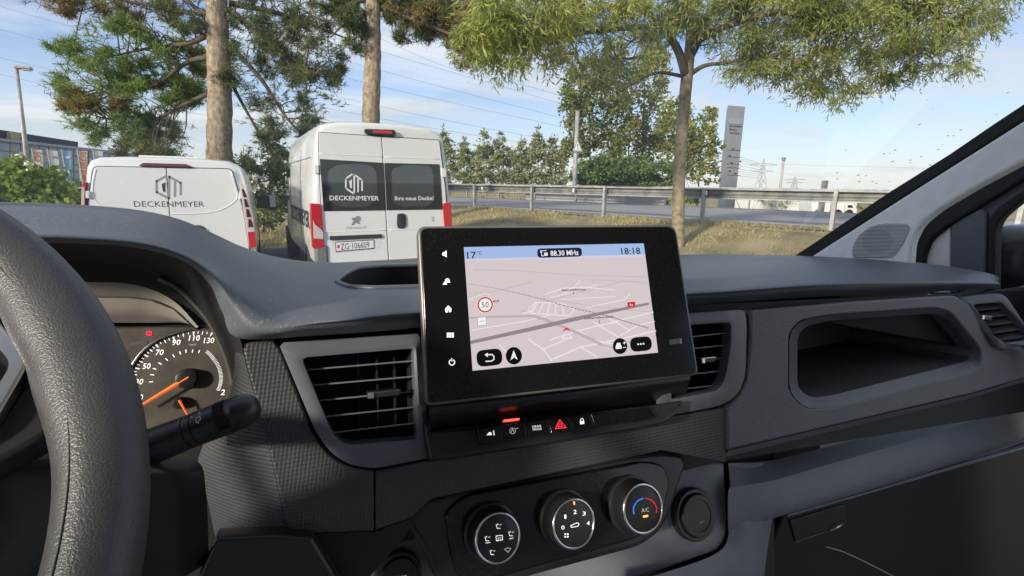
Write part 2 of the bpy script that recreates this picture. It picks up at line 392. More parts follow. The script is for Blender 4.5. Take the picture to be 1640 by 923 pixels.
leafmat('bush_leaf', [(0.054, 0.108, 0.016), (0.162, 0.257, 0.041), (0.324, 0.419, 0.074), (0.459, 0.486, 0.121)], 1.4, .4)
leafmat('pine_green', [(.065, .12, .04), (.17, .27, .075), (.30, .40, .11), (.36, .33, .13)], 1.6, .42)
leafmat('pine_dark', [(.05, .075, .04), (.115, .16, .06), (.19, .22, .085), (.25, .18, .09)], 1.6, .35)
leafmat('pine_brown', [(.08, .10, .04), (.21, .21, .07), (.36, .27, .11), (.42, .25, .12)], 1.6, .3)
leafmat('willow_leaf', [(.11, .15, .045), (.26, .31, .08), (.44, .46, .12), (.60, .56, .16)], 1.1, .45)
leafmat('birch_leaf', [(.09, .13, .05), (.19, .24, .075), (.32, .33, .09), (.42, .36, .11)], .8, .45)
leafmat('yellow_leaf', [(.12, .165, .05), (.26, .30, .08), (.42, .41, .11), (.52, .43, .13)], .8, .45)
leafmat('sallow_leaf', [(.15, .19, .09), (.30, .34, .16), (.46, .48, .25), (.55, .54, .32)], .8, .45)
leafmat('shrub_leaf', [(.05, .09, .025), (.13, .21, .055), (.23, .32, .09), (.32, .37, .12)], 1.2, .4)
leafmat('blade', [(.20, .185, .075), (.40, .345, .16), (.56, .48, .25), (.66, .56, .33)], 1.0, .3)
mk('petal', (.75, .75, .70), .8)
mk('facade_dark', (.035, .035, .04), .6, var=(.2, .2))
mk('facade_glass', (.17, .26, .28), .12, spec=.7, var=(.25, .35))
mk('facade_band', (.33, .36, .38), .5, var=(.3, .15))
mk('concrete', (.42, .42, .41), .85, var=(.6, .15))
mk('metal_sign', (.27, .29, .32), .45, var=(.5, .08))
mk('flag_orange', (.70, .20, .03), .7)
mk('flag_white', (.75, .75, .73), .8)
mk('flag_blue', (.25, .48, .70), .8)
mk('lattice', (.42, .45, .48), .6)
mk('wire', (.30, .32, .35), .6)
mk('hall_white', (.72, .72, .70), .7, var=(.2, .06))
mk('sign_red', (.55, .03, .03), .5)
# interior
mk('dash_pad', (.105, .120, .142), .42, spec=.6, var=(14, .12, 9), bump=('grain', 700, .34, .0006), dust=(420, .35))
mk('dash_trim', (.135, .145, .160), .5, var=(16, .12, 9), bump=('ribs', 2600, .30, .0006), dust=(500, .35))
mk('dash_weave', (.05, .052, .057), .5, var=(25, .08), bump=('weave', 1750, .32, .0004))
mk('dash_soft', (.20, .222, .252), .55, var=(14, .10, 9), bump=('grain', 900, .15, .0004), dust=(500, .35))
mk('dash_bezel', (.115, .128, .152), .38, spec=.6, var=(25, .06))
mk('dash_black', (.012, .012, .013), .6)
mk('gloss_black', (.006, .006, .007), .12, spec=.5, dust=(700, .05))
mk('satin_black', (.022, .022, .024), .32, var=(25, .1))
mk('slat', (.16, .165, .17), .3, spec=.6)
mk('leather', (.060, .060, .062), .42, spec=.6, var=(40, .1), bump=('grain', 1450, .40, .0005))
mk('silver', (.80, .79, .78), .28, 1.0)
mk('cream', (.90, .885, .85), .75, var=(60, .04), bump=('noise', 500, .12, .0005))
mk('cab_floor', (.30, .29, .28), .8, var=(8, .1))
mk('door_grey', (.13, .137, .155), .6, var=(30, .06))
mk('cluster_face', (.10, .088, .075), .45, var=(60, .25))
mk('cluster_visor', (.34, .31, .275), .5, var=(20, .06))
mk('ring', (.16, .155, .14), .35, .3)
mk('needle', (.85, .16, .03), .5, emit=((1., .18, .03), .25))
mk('icon_white', (.8, .8, .8), .5, emit=((1, 1, 1), .35))
mk('icon_dim', (.5, .5, .5), .5, emit=((1, 1, 1), .12))
mk('icon_red', (.6, .02, .04), .5, emit=((1., .03, .07), .5))
mk('led_red', (.6, .05, .03), .5, emit=((1., .10, .05), .8))
mk('led_amber', (.6, .2, .03), .5, emit=((1., .35, .10), .8))
mk('arc_blue', (.03, .12, .5), .5, emit=((.04, .22, .8), .35))
mk('arc_red', (.4, .02, .02), .5, emit=((.6, .03, .04), .3))
def screen(name, c, s=0.45): mk(name, (.0, .0, .0), .25, spec=.2, emit=(c, s))
screen('map_ground', (.64, .555, .575)); screen('map_sky', (.36, .48, .76)); screen('map_sky_low', (.60, .60, .70)); screen('map_road', (.27, .235, .25)); screen('map_line', (.78, .74, .77))
screen('map_far', (.50, .44, .46)); screen('map_text', (.03, .03, .045)); screen('map_navy', (.012, .016, .05)); screen('map_black', (.004, .004, .005)); screen('map_red', (.62, .02, .03)); screen('map_white', (.86, .85, .86))
mk('tray_dark', (.075, .075, .078), .6, var=(20, .1), dust=(400, .4))
mk('grille_back', (.30, .295, .28), .8)
mk('strap', (.55, .50, .35), .7)
glassmat('windscreen_glass', (.955, .965, .96), .18, film=.03)
glassmat('side_glass', (.93, .95, .95), .6)
mt = mk('drop', (.55, .58, .6), .03, spec=.8); mt.node_tree.nodes['Principled BSDF'].inputs['Transmission Weight'].default_value = .9; mt.node_tree.nodes['Principled BSDF'].inputs['IOR'].default_value = 1.33
mt = mk('cluster_glass', (1, 1, 1), .05)
# ================================================================== OUTSIDE: ground and road
RD = np.array([-.342, .940]); RD /= np.linalg.norm(RD)           # direction of the road
RN = np.array([RD[1], -RD[0]])                                    # to its far side
RP = np.array([10.60, 6.10])                                      # a point on the near guard rail
ROAD_Z = .83
def st(s, t): return RP+RN*s+RD*t
def sm(x): x = min(max(x, 0), 1); return x*x*(3-2*x)
def ground_h(s):
    if s <= 0: return .80*sm((s+6.0)/5.6)
    if s < 10.5: return .80
    return .80-5.5*sm((s-10.5)/16)
ss = [-2500, -900, -300, -120, -60, -40, -28, -20, -14, -10, -8, -7, -6]+list(np.linspace(-5.6, 0, 15))+[1, 3, 6, 8.5, 9.5, 10.5]+list(np.linspace(12, 27, 8))+[40, 80, 200, 600, 2500]
ts = [-2500, -600, -200, -80, -40, -25, -16]+list(np.linspace(-12, 30, 43))+[36, 45, 60, 90, 150, 400, 1000, 2500]
G = np.zeros((len(ss), len(ts), 3))
for i, s_ in enumerate(ss):
    for j, t_ in enumerate(ts):
        p = st(s_, t_); bumpy = .045*math.sin(1.7*t_+s_*1.3)*math.sin(.9*s_+.6*t_) if -6 < s_ < -.5 else 0
        G[i, j] = (p[0], p[1], ground_h(s_)+bumpy)
MB().grid(G).build('ground', 'grass', smooth=True, kind='structure')
MB().add([(-60, -40, .006), (3.6, -40, .006), (3.6, 13.8, .006), (-60, 13.8, .006)], [(0, 1, 2, 3)]).build('parking_lot', 'asphalt_lot', kind='structure')
def strip(s0, s1, t0, t1, z, n=1):
    b = MB()
    for k in range(n):
        a, c = t0+(t1-t0)*k/n, t0+(t1-t0)*(k+1)/n
        q = [st(s0, a), st(s1, a), st(s1, c), st(s0, c)]
        b.add([(p[0], p[1], z) for p in q], [(0, 1, 2, 3)])
    return b
road = strip(.75, 8.4, -400, 900, ROAD_Z).build('road', 'asphalt', kind='structure')
strip(-.15, .75, -400, 900, ROAD_Z-.006).build('near_verge', 'verge', kind='structure')
strip(8.4, 9.8, -400, 900, ROAD_Z-.006).build('far_verge', 'verge', kind='structure')
def fix_col(o): return o
strip(1.0, 1.14, -400, 900, ROAD_Z+.005).build('edge_line', 'road_paint', road)
strip(8.0, 8.14, -400, 900, ROAD_Z+.005).build('edge_line', 'road_paint', road)
for k in range(-6, 14): strip(4.45, 4.57, k*9.0-2, k*9.0+3.0, ROAD_Z+.005).build('lane_dash', 'road_paint', road)

# grass blades on the bank and before the pines
def blades(n, s0, s1, t0, t1, hmin, hmax):
    s_ = rng.uniform(s0, s1, n); t_ = rng.uniform(t0, t1, n)
    P = RP+np.outer(s_, RN)+np.outer(t_, RD)
    z = np.array([ground_h(q) for q in s_])
    keep = (P[:, 0] > 3.7) | (P[:, 1] > 13.9); P = P[keep]; z = z[keep]; n = len(P)
    a = rng.uniform(0, 6.28, n); h = rng.uniform(hmin, hmax, n)*(1+.5*np.sin(P[:, 0]*2.1)*np.sin(P[:, 1]*1.7)); w = h*.12+.003
    lean = rng.normal(0, .55, (n, 2))*h[:, None]
    base = np.column_stack([P, z-.01])
    d = np.column_stack([np.cos(a), np.sin(a), np.zeros(n)])*w[:, None]
    tip = base+np.column_stack([lean, h])
    return np.stack([base-d, base+d, tip], 1)
def tri_mesh(name, T):
    n = len(T); me = bpy.data.meshes.new(name)
    me.vertices.add(n*3); me.vertices.foreach_set('co', T.reshape(-1).astype(np.float32))
    me.loops.add(n*3); me.loops.foreach_set('vertex_index', np.arange(n*3, dtype=np.int32))
    me.polygons.add(n); me.polygons.foreach_set('loop_start', np.arange(0, n*3, 3, dtype=np.int32)); me.polygons.foreach_set('loop_total', np.full(n, 3, dtype=np.int32))
    me.update(); me.validate(); return me
def quad_mesh(name, T):
    n = len(T); me = bpy.data.meshes.new(name)
    me.vertices.add(n*4); me.vertices.foreach_set('co', T.reshape(-1).astype(np.float32))
    me.loops.add(n*4); me.loops.foreach_set('vertex_index', np.arange(n*4, dtype=np.int32))
    me.polygons.add(n); me.polygons.foreach_set('loop_start', np.arange(0, n*4, 4, dtype=np.int32)); me.polygons.foreach_set('loop_total', np.full(n, 4, dtype=np.int32))
    me.update(); me.validate(); return me
T = np.concatenate([blades(110000, -5.8, -.1, -9, 14, .018, .05), blades(9000, -.6, .4, -9, 25, .04, .13), blades(26000, -15, -4, 4, 16, .06, .16), blades(2500, -5, -.3, -8, 12, .06, .13)])
g = link('grass', tri_mesh('grass', T), 'blade', kind='stuff'); tag(g, 'dry yellowing grass on the bank below the guard rail', 'grass')

# ------------------------------------------------------------------ guard rails
def w3(s, t, z): p = st(s, t); return (p[0], p[1], z)
def beam_prof(s, t0, t1, zc, hh, depth, sign):
    """W-beam: a corrugated strip"""
    prof = [(0, -hh), (depth, -hh*.72), (depth, -hh*.38), (0, -hh*.1), (0, hh*.1), (depth, hh*.38), (depth, hh*.72), (0, hh)]
    b = MB(); G_ = [[w3(s+sign*d, t, zc+z) for d, z in prof] for t in np.linspace(t0, t1, max(2, int((t1-t0)/2)))]
    return b.grid(G_)
rail = empty('guard_rail', w3(0, 5, ROAD_Z), 'grey steel guard rail along the near road edge above the dry bank', 'guard rail')
tp = [-13.4, -10.7, -8.0, -5.3, -2.6, .1, 2.85, 5.7, 8.45, 11.2, 14., 16.8, 19.6, 22.4, 25.2, 28, 30.8, 33.6, 36.4, 39.2, 42]
top_z = 1.66
beam = beam_prof(0.10, -30, 90, top_z-.125, .10, .05, 1).build('beam', 'galv_dark', rail, smooth=True)
lower = MB().bar(w3(.10, -30, top_z-.238), w3(.10, 90, top_z-.238), .07, .028).build('lower_rail', 'galvanized', rail)
MB().bar(w3(.10, -30, top_z-.02), w3(.10, 90, top_z-.02), .13, .035).build('top_strip', 'galvanized', rail)
pm = None
for t_ in tp:
    b = MB(); b.bar(w3(0, t_, ROAD_Z-.35), w3(0, t_, top_z), .12, .07, (RD[0], RD[1], 0))
    b.build('post', 'galvanized', rail)
    MB().box(w3(-.02, t_+.01, top_z-.12), (.02, .02, .02)).build('bolt', 'galv_dark', rail)
for k, t_ in enumerate(np.arange(-9.2, 40, 4.0)):
    MB().box(w3(-.01, t_, top_z-.12), (.008, .03, .05), [(RN[0], RN[1], 0), (RD[0], RD[1], 0), (0, 0, 1)]).build('reflector', 'print_white', rail)
frail = empty('guard_rail', w3(9.2, 5, ROAD_Z), 'weathered steel guard rail along the far side of the road', 'guard rail')
beam_prof(9.2, -40, 150, 1.54, .12, .06, -1).build('beam', 'galv_dark', frail, smooth=True)
MB().bar(w3(9.22, -40, 1.66), w3(9.22, 150, 1.66), .12, .04).build('top_strip', 'galvanized', frail)
MB().bar(w3(9.18, -40, 1.33), w3(9.18, 150, 1.33), .05, .05).build('lower_rail', 'galvanized', frail)
for t_ in np.arange(-30, 70, 2.9):
    MB().bar(w3(9.3, t_, ROAD_Z-.3), w3(9.3, t_, 1.68), .10, .06, (RD[0], RD[1], 0)).build('post', 'galvanized', frail)
# picket fence behind the far rail, to the left
pf = empty('picket_fence', w3(10.2, 24, ROAD_Z), 'pale picket fence behind the far guard rail beside the van', 'fence')
t0, t1 = 18.2, 38.0
for z in (1.05, 1.42): MB().bar(w3(10.2, t0, z), w3(10.2, t1, z), .04, .07).build('rail', 'wood_fence', pf)
pk = MB().box((0, 0, 0), (.035, .012, .32)).mesh('picket')
for t_ in np.arange(t0, t1, .21):
    o = link('picket', pk, 'wood_fence', pf); o.location = Vector(w3(10.16, t_, 1.22))
    o.rotation_euler.z = math.atan2(RD[1], RD[0])
for t_ in np.arange(t0, t1+.1, 2.85): MB().bar(w3(10.25, t_, .7), w3(10.25, t_, 1.6), .10, .10).build('post', 'wood_fence', pf)
# low concrete wall under the far rail
MB().bar(w3(10.4, 9, .95), w3(10.4, 18, .95), .2, .5).build('parapet_wall', 'concrete', None)
tag(bpy.data.objects['parapet_wall'], 'low concrete wall behind the far guard rail', 'wall')

# ------------------------------------------------------------------ vegetation tools
def ell_pts(n, c, r, shell=.35):
    """points through an ellipsoid, denser towards the outside"""
    d = rng.normal(size=(n, 3)); d /= np.linalg.norm(d, axis=1)[:, None]
    k = rng.uniform(shell, 1, n)**.6
    return np.asarray(c)+d*k[:, None]*np.asarray(r)
def blob_pts(blobs, n):
    """blobs: (px, py, rx, ry, Y, ry_depth) ellipses in the photograph set at forward distance Y -> points in the place"""
    vol = np.array([b[2]*b[3]*(b[6] if len(b) > 6 else 1) for b in blobs], float); cnt = (vol/vol.sum()*n).astype(int); res = []
    for b, k in zip(blobs, cnt):
        c = onY(b[0], b[1], b[4]); D = (c-CP)@FW
        rx, rz = b[2]*D/FPX, b[3]*D/FPX
        q = ell_pts(k, (0, 0, 0), (rx, b[5], rz))
        # gather into clumps so that gaps open between them
        nc = max(3, k//34); cc = q[rng.integers(0, max(k, 1), nc)]
        idx = rng.integers(0, nc, k); spread = .25*min(rx, rz)
        q = np.where(rng.random((k, 1)) < .78, cc[idx]+rng.normal(0, spread*.5, (k, 3)), q)
        R_ = np.array([[RT[0], -RT[1]*0+FW[0], 0], [RT[1], FW[1], 0], [0, 0, 1]])
        res.append(c+q@np.array([_r0, np.array([FW[0], FW[1], 0])/math.hypot(FW[0], FW[1]), [0, 0, 1]]))
    return np.concatenate(res)
def leaves(P, L, W, droop=.3, jitter=1.0):
    """diamond leaves at points P"""
    n = len(P); d = rng.normal(size=(n, 3)); d[:, 2] = d[:, 2]*.6-droop; d /= np.linalg.norm(d, axis=1)[:, None]
    u = rng.normal(size=(n, 3)); s_ = np.cross(d, u); s_ /= np.linalg.norm(s_, axis=1)[:, None]
    l = (L*rng.uniform(.6, 1.3, n))[:, None]; w = (W*rng.uniform(.6, 1.3, n))[:, None]
    nn = np.cross(d, s_)
    return np.stack([P, P+d*l*.45+s_*w+nn*l*.06, P+d*l, P+d*l*.45-s_*w+nn*l*.06], 1)
def sprays(P, k, L, W, spray_len, droop):
    """each point carries a drooping shoot with k leaves along it"""
    n = len(P); d = rng.normal(size=(n, 3)); d[:, 2] = d[:, 2]*.3-droop; d /= np.linalg.norm(d, axis=1)[:, None]
    t = rng.uniform(0, 1, (n, k, 1)); Q = P[:, None]+d[:, None]*t*spray_len*rng.uniform(.5, 1.3, (n, 1, 1)); Q[..., 2] -= (t[..., 0]**2)*spray_len*.35
    ld = d[:, None]+rng.normal(0, .55, (n, k, 3)); ld[..., 2] -= .25; ld /= np.linalg.norm(ld, axis=2)[..., None]
    u = rng.normal(size=(n, k, 3)); s_ = np.cross(ld, u); s_ /= np.linalg.norm(s_, axis=2)[..., None]
    l = L*rng.uniform(.6, 1.25, (n, k, 1)); w = W*rng.uniform(.7, 1.2, (n, k, 1))
    return np.stack([Q, Q+ld*l*.45+s_*w, Q+ld*l, Q+ld*l*.45-s_*w], 2).reshape(-1, 4, 3)
def needles(P, k, L, W, up=.25, out=None):
    """tufts of needles on short shoots"""
    n = len(P); d = rng.normal(size=(n, 3)); d[:, 2] = d[:, 2]*.5+up
    if out is not None:
        o_ = P-out; o_ /= (np.linalg.norm(o_, axis=1)[:, None]+1e-6); d = d*.6+o_*.9
    d /= np.linalg.norm(d, axis=1)[:, None]
    t = rng.uniform(-.5, .5, (n, k, 1)); Q = P[:, None]+d[:, None]*t*L*1.6
    nd = d[:, None]*rng.uniform(.5, 1.1, (n, k, 1))+rng.normal(0, .5, (n, k, 3)); nd /= np.linalg.norm(nd, axis=2)[..., None]
    s_ = np.cross(nd, rng.normal(size=(n, k, 3))); s_ /= np.linalg.norm(s_, axis=2)[..., None]
    l = L*rng.uniform(.7, 1.25, (n, k, 1))
    return np.stack([Q-s_*W, Q+s_*W, Q+nd*l], 2).reshape(-1, 3, 3)
def limb(b, pts, r0, r1, n=7, sub=6):
    P = catmull(pts, sub); rr = np.linspace(r0, r1, len(P)); b.tube(P, list(rr), n)
def px_path(pts): return [onY(x, y, Y) for x, y, Y in pts]

# ------------------------------------------------------------------ the two pines
def twigs_to(b, P, n, targets, r=.018):
    """thin branches from a limb's points out to leaf clumps"""
    for k in range(n):
        a = targets[rng.integers(0, len(targets))]; j = np.argmin(np.linalg.norm(P-a, axis=1)+rng.uniform(0, 1.2, len(P))); s_ = P[j]
        m_ = (s_+a)/2+rng.normal(0, .12, 3); m_[2] += .1
        b.tube(catmull([s_, m_, a], 3), list(np.linspace(r, r*.3, 7)), 4, cap=False)
def pine(name, label, trunk, limbs, blobs_sets, base):
    o = empty(name, base, label, 'tree', 'pine trees behind the parked vans')
    b = MB(); P = catmull([np.array(q[0]) for q in trunk], 8); rr = np.interp(np.linspace(0, len(trunk)-1, len(P)), range(len(trunk)), [q[1] for q in trunk])
    rr = rr*(1+.05*np.sin(np.arange(len(rr))*2.3)); b.tube(P, list(rr), 14)
    b.build('trunk', 'pine_bark', o, smooth=True)
    lb = MB(); allp = []
    for pts, r0, r1 in limbs:
        q = px_path(pts); limb(lb, q, r0, r1); allp.append(catmull(q, 6))
    allp = np.concatenate(allp)
    for mat, blobs, n, k in blobs_sets:
        Q = blob_pts(blobs, n); twigs_to(lb, allp, int(len(Q)*.05)+6, Q)
        link('crown', tri_mesh('crown', needles(Q, k, .18, .0095)), mat, o)
    lb.build('branches', 'twig', o, smooth=True, fix=False)
    return o
YP = 15.0
T1 = [((onY(352, 300, YP)[0], YP, 0.0), .33), (tuple(onY(352, 262, YP)), .30), (tuple(onY(352, 150, YP)), .275), (tuple(onY(347, 20, YP)), .235), (tuple(onY(343, -150, YP)), .21), (tuple(onY(345, -420, YP)), .16)]
pine('pine_tree', 'tall pine with thick grey-brown trunk rising behind the windowless white van', T1,
     [([(335, 55, 15), (300, 70, 15.5), (250, 75, 16.0), (180, 90, 16.3)], .075, .02), ([(335, 92, 15), (300, 100, 15.5), (240, 140, 16.1), (150, 150, 16.3)], .07, .02),
      ([(350, 20, 15), (300, 20, 15.5), (220, 5, 16.2), (120, -10, 16.4)], .08, .02), ([(365, 15, 15), (420, 60, 14.8), (480, 110, 14.5), (540, 120, 14.4)], .09, .02),
      ([(366, 70, 15), (420, 130, 14.9), (460, 190, 14.6), (500, 230, 14.5)], .07, .015), ([(366, 5, 15), (440, 20, 15), (500, 40, 15), (550, 60, 15)], .08, .02),
      ([(362, 115, 15), (390, 170, 15), (430, 240, 14.8), (440, 260, 14.8)], .05, .012), ([(335, 150, 15), (290, 170, 15.5), (230, 200, 16.2), (170, 190, 16.4)], .06, .015),
      ([(340, 40, 15.2), (300, 0, 15.8), (260, -40, 16)], .07, .02)],
     [('pine_green', [(195, 75, 95, 42, 16.3, .9), (150, 130, 65, 38, 16.2, .8), (225, 150, 85, 45, 16.5, .9), (190, 195, 75, 35, 16.5, .9), (245, 215, 65, 32, 16.7, .8), (120, 160, 38, 20, 16.2, .5), (300, 140, 38, 42, 16.9, .6), (110, 75, 28, 12, 16.2, .5), (285, 60, 42, 22, 16.8, .7)], 2500, 14),
      ('pine_brown', [(210, 12, 105, 20, 16.5, 1.), (105, 10, 48, 14, 16.4, .6), (150, 165, 55, 20, 16.0, .5), (225, 225, 50, 28, 16.8, .6), (300, 110, 40, 35, 17.3, .7)], 1500, 13),
      ('pine_dark', [(300, 25, 50, 32, 15.2, 1.), (425, 35, 65, 45, 15, 1.3), (480, 80, 70, 50, 14.7, 1.2), (420, 120, 50, 60, 15, 1.), (500, 140, 55, 42, 14.6, 1.), (450, 195, 60, 38, 14.7, 1.), (490, 30, 65, 38, 15, 1.), (425, 245, 42, 20, 14.8, .7), (535, 95, 26, 32, 14.5, .6), (395, 70, 32, 40, 15, .8), (265, 245, 36, 18, 14.6, .5), (500, 205, 32, 18, 14.6, .5)], 2500, 13)],
     (T1[0][0]))
T2 = [((onY(592, 300, 13.9)[0], 13.9, 0.0), .27), (tuple(onY(594, 200, 13.9)), 0.235), (tuple(onY(597, 100, 13.9)), 0.213), (tuple(onY(597, 0, 13.9)), 0.191), (tuple(onY(598, -180, 13.9)), 0.165), (tuple(onY(598, -450, 13.9)), 0.087)]
pine('pine_tree', 'slimmer pine trunk rising straight above the high-roofed white van', T2,
     [([(590, 20, 13.9), (560, 30, 13.6), (530, 60, 13.4)], .05, .015), ([(605, 10, 13.9), (660, 30, 13.5), (720, 55, 13.1), (770, 80, 12.9)], .08, .02), ([(600, -20, 13.9), (640, -10, 13.7), (700, 5, 13.4), (750, 10, 13.3)], .07, .02),
      ([(590, 0, 13.9), (540, 10, 13.7), (500, 5, 13.5)], .05, .015)],
     [('pine_dark', [(560, 22, 38, 26, 14.0, .8), (648, 10, 50, 26, 14.0, .9), (572, 62, 18, 26, 13.9, .5), (655, 50, 26, 20, 13.8, .5), (700, 25, 38, 20, 13.6, .6)], 1700, 14),
      ('pine_brown', [(695, 30, 45, 30, 13.6, .7), (745, 45, 40, 40, 13.4, .8), (750, 88, 34, 26, 13.3, .6), (640, 15, 26, 22, 13.8, .5), (790, 70, 38, 34, 13.5, .7), (730, 5, 60, 20, 13.5, .7)], 1900, 14)],
     (T2[0][0]))

# ------------------------------------------------------------------ the narrow-leaved tree on the bank
TB = onZ(1086, 402, .42)
YT = TB[1]
wt = empty('willow_tree', TB-np.array([0, 0, .1]), 'narrow-leaved green tree with pale bare trunk on the dry bank', 'tree')
def tY(x, y, dy=0.): return onY(x, y, YT+dy)
b = MB()
tr = [TB-np.array([0, 0, .25]), TB, tY(1087, 300), tY(1093, 200), tY(1100, 125), tY(1106, 60), tY(1108, -40), tY(1112, -200), tY(1115, -380)]
P = catmull(tr, 6); rr = np.interp(np.linspace(0, 8, len(P)), range(9), [.16, .128, .115, .108, .108, .088, .075, .055, .03]); b.tube(P, list(rr), 14)
b.build('trunk', 'smooth_bark', wt, smooth=True)
lb = MB(); wl = [
    ([(1098, 120, 0), (1085, 80, -.1), (1060, 45, -.2), (1030, 10, -.3), (1015, -40, -.4)], .085, .04),
    ([(1100, 38, 0), (1040, 42, -.3), (960, 50, -.7), (890, 58, -1.1), (840, 52, -1.4)], .055, .015),
    ([(1092, 122, 0), (1060, 117, -.2), (1030, 125, -.4), (990, 150, -.6)], .035, .01),
    ([(1106, 118, 0), (1130, 105, -.3), (1170, 100, -.7), (1230, 90, -1.2)], .05, .012),
    ([(1106, 90, 0), (1125, 60, -.3), (1170, 40, -.9), (1240, 20, -1.6), (1330, 30, -2.1), (1420, 25, -2.5)], .08, .02),
    ([(1108, 60, 0), (1160, 0, -.5), (1250, -40, -1.2), (1400, -30, -2.2), (1500, -10, -2.7)], .08, .02),
    ([(1060, 48, -.2), (1020, 60, -.1), (1000, 78, .0)], .025, .008), ([(1095, 20, 0), (1075, -10, .3), (1060, -60, .6)], .05, .02),
    ([(1108, -20, 0), (1010, -60, -.6), (900, -50, -1.2), (800, -20, -1.6)], .07, .02), ([(1075, 70, -.1), (1030, 90, -.3), (980, 95, -.5)], .028, .008)]
allp = []
for pts, r0, r1 in wl:
    q = [tY(*p) for p in pts]; limb(lb, q, r0, r1); allp.append(catmull(q, 6))
allp = np.concatenate(allp)
WB = [(1220, 20, 95, 45, YT-1.1, 1.0), (1300, 45, 85, 50, YT-1.6, 1.0), (1400, 40, 95, 50, YT-2.0, 1.0), (1480, 40, 70, 45, YT-2.2, .9), (1540, 60, 38, 28, YT-2.4, .6), (1180, 70, 45, 32, YT-.7, .7),
      (1250, 95, 65, 30, YT-1.3, .8), (1350, 110, 50, 36, YT-1.8, .7), (1350, 145, 28, 18, YT-1.8, .4), (1440, 90, 65, 30, YT-2.1, .7), (1200, 110, 40, 20, YT-.9, .5), (1290, 120, 45, 18, YT-1.4, .5),
      (1160, 15, 45, 35, YT-.4, .8), (1510, 100, 45, 20, YT-2.3, .5), (1440, -5, 90, 30, YT-2.1, .9), (1320, 0, 90, 30, YT-1.6, .9), (1560, 20, 40, 25, YT-2.4, .5),
      (790, 40, 45, 55, YT-1.5, .8), (840, 25, 60, 40, YT-1.3, .8), (910, 20, 65, 35, YT-1.0, .8), (980, 15, 60, 32, YT-.7, .8), (865, 75, 45, 30, YT-1.2, .6, .6), (920, 85, 40, 28, YT-1.0, .6, .5),
      (1000, 75, 45, 35, YT-.5, .6, .5), (1050, 20, 38, 35, YT-.2, .7), (800, 85, 28, 18, YT-1.5, .4), (960, 110, 40, 30, YT-.6, .5, .5), (1010, 125, 35, 30, YT-.3, .5, .4), (880, 0, 80, 20, YT-1.1, .8), (760, 25, 20, 35, YT-1.5, .5), (1100, 5, 70, 30, YT-.3, .9), (1060, -5, 70, 22, YT-.1, .8), (1170, -5, 80, 25, YT-.8, .9), (960, -5, 90, 20, YT-.8, .8), (1270, -10, 90, 22, YT-1.5, .9), (1520, 5, 70, 30, YT-2.3, .8), (1150, 40, 35, 28, YT-.6, .6)]
Q = blob_pts(WB, 8200); twigs_to(lb, allp, 260, Q, .013)
link('crown', quad_mesh('crown', sprays(Q, 8, .115, .0098, .27, .6)), 'willow_leaf', wt)
lb.build('branches', 'twig', wt, smooth=True, fix=False)

# ------------------------------------------------------------------ trees and shrubs across the road
def bush(name, label, cat, blobs, n, mat, L, W, stems=(), group=None, stem_r=.05, droop=.1, stemmat='twig', shoots=False):
    c = onY(blobs[0][0], blobs[0][1], blobs[0][4]); s_ = (c[:2]-RP)@RN
    o = empty(name, (c[0], c[1], ground_h(s_)), label, cat, group)
    Q = blob_pts(blobs, n)
    link('crown', quad_mesh('crown', leaves(Q, L, W, droop)), mat, o)
    sb = MB()
    for pts in stems:
        q = px_path(pts); q0 = np.array(q[0]); sg = (q0[:2]-RP)@RN; q0[2] = min(q0[2], ground_h(sg))
        limb(sb, [q0]+q[1:], stem_r, stem_r*.25, 6)
    for k in range(max(4, len(Q)//400)):
        a = Q[rng.integers(0, len(Q))]; sb.tube([(c[0]+(a[0]-c[0])*.3, c[1]+(a[1]-c[1])*.3, max(ground_h(s_), a[2]-1.6)), a], [.02, .008], 4, cap=False)
    sb.build('trunk', stemmat, o, smooth=True, fix=False)
    return o
YF = 26.0
gp = 'tall slender trees across the road'
bush('slender_tree', 'leftmost of the tall slender trees across the road, beside the warning sign pole', 'tree', [(925, 150, 32, 40, 27, 1.2), (935, 200, 34, 40, 27, 1.2), (920, 235, 26, 22, 27, 1.), (945, 120, 28, 25, 27, 1.)], 5200, 'birch_leaf', .23, .085, [[(945, 310, 27), (945, 200, 27), (940, 110, 27)]], gp, .07, .2)
bush('slender_tree', 'slender tree with dark stem standing between the sign pole and the pale trunk', 'tree', [(985, 140, 36, 46, 26.5, 1.2), (990, 200, 34, 44, 26.5, 1.2), (975, 235, 30, 22, 26.5, 1.), (985, 90, 26, 25, 26.5, 1.)], 5600, 'birch_leaf', .23, .085, [[(988, 310, 26.5), (988, 200, 26.5), (988, 70, 26.5)], [(1010, 310, 26.6), (1008, 200, 26.6), (1015, 90, 26.6)]], gp, .07, .2)
bush('slender_tree', 'slender yellow-green tree just left of the pale trunk across the road', 'tree', [(1040, 130, 32, 45, 27.5, 1.2), (1045, 200, 36, 40, 27.5, 1.2), (1040, 240, 32, 26, 27.5, 1.), (1055, 90, 22, 20, 27.5, .8)], 5200, 'yellow_leaf', .23, .085, [[(1032, 310, 27.5), (1030, 200, 27.5), (1035, 100, 27.5)]], gp, .07, .2)
bush('slender_tree', 'yellowing tree between the pale trunk and the grey advertising tower', 'tree', [(1118, 258, 30, 34, 25, 1.2), (1126, 215, 22, 32, 25, 1.), (1103, 220, 22, 40, 25, 1.), (1138, 278, 18, 18, 25, .8), (1134, 190, 16, 22, 25, .6), (1085, 250, 30, 40, 25.5, 1.), (1080, 190, 30, 40, 25.5, 1.), (1145, 240, 14, 26, 25, .6)], 6200, 'yellow_leaf', .22, .08, [[(1122, 310, 25), (1122, 250, 25), (1130, 180, 25)]], gp, .06, .2)
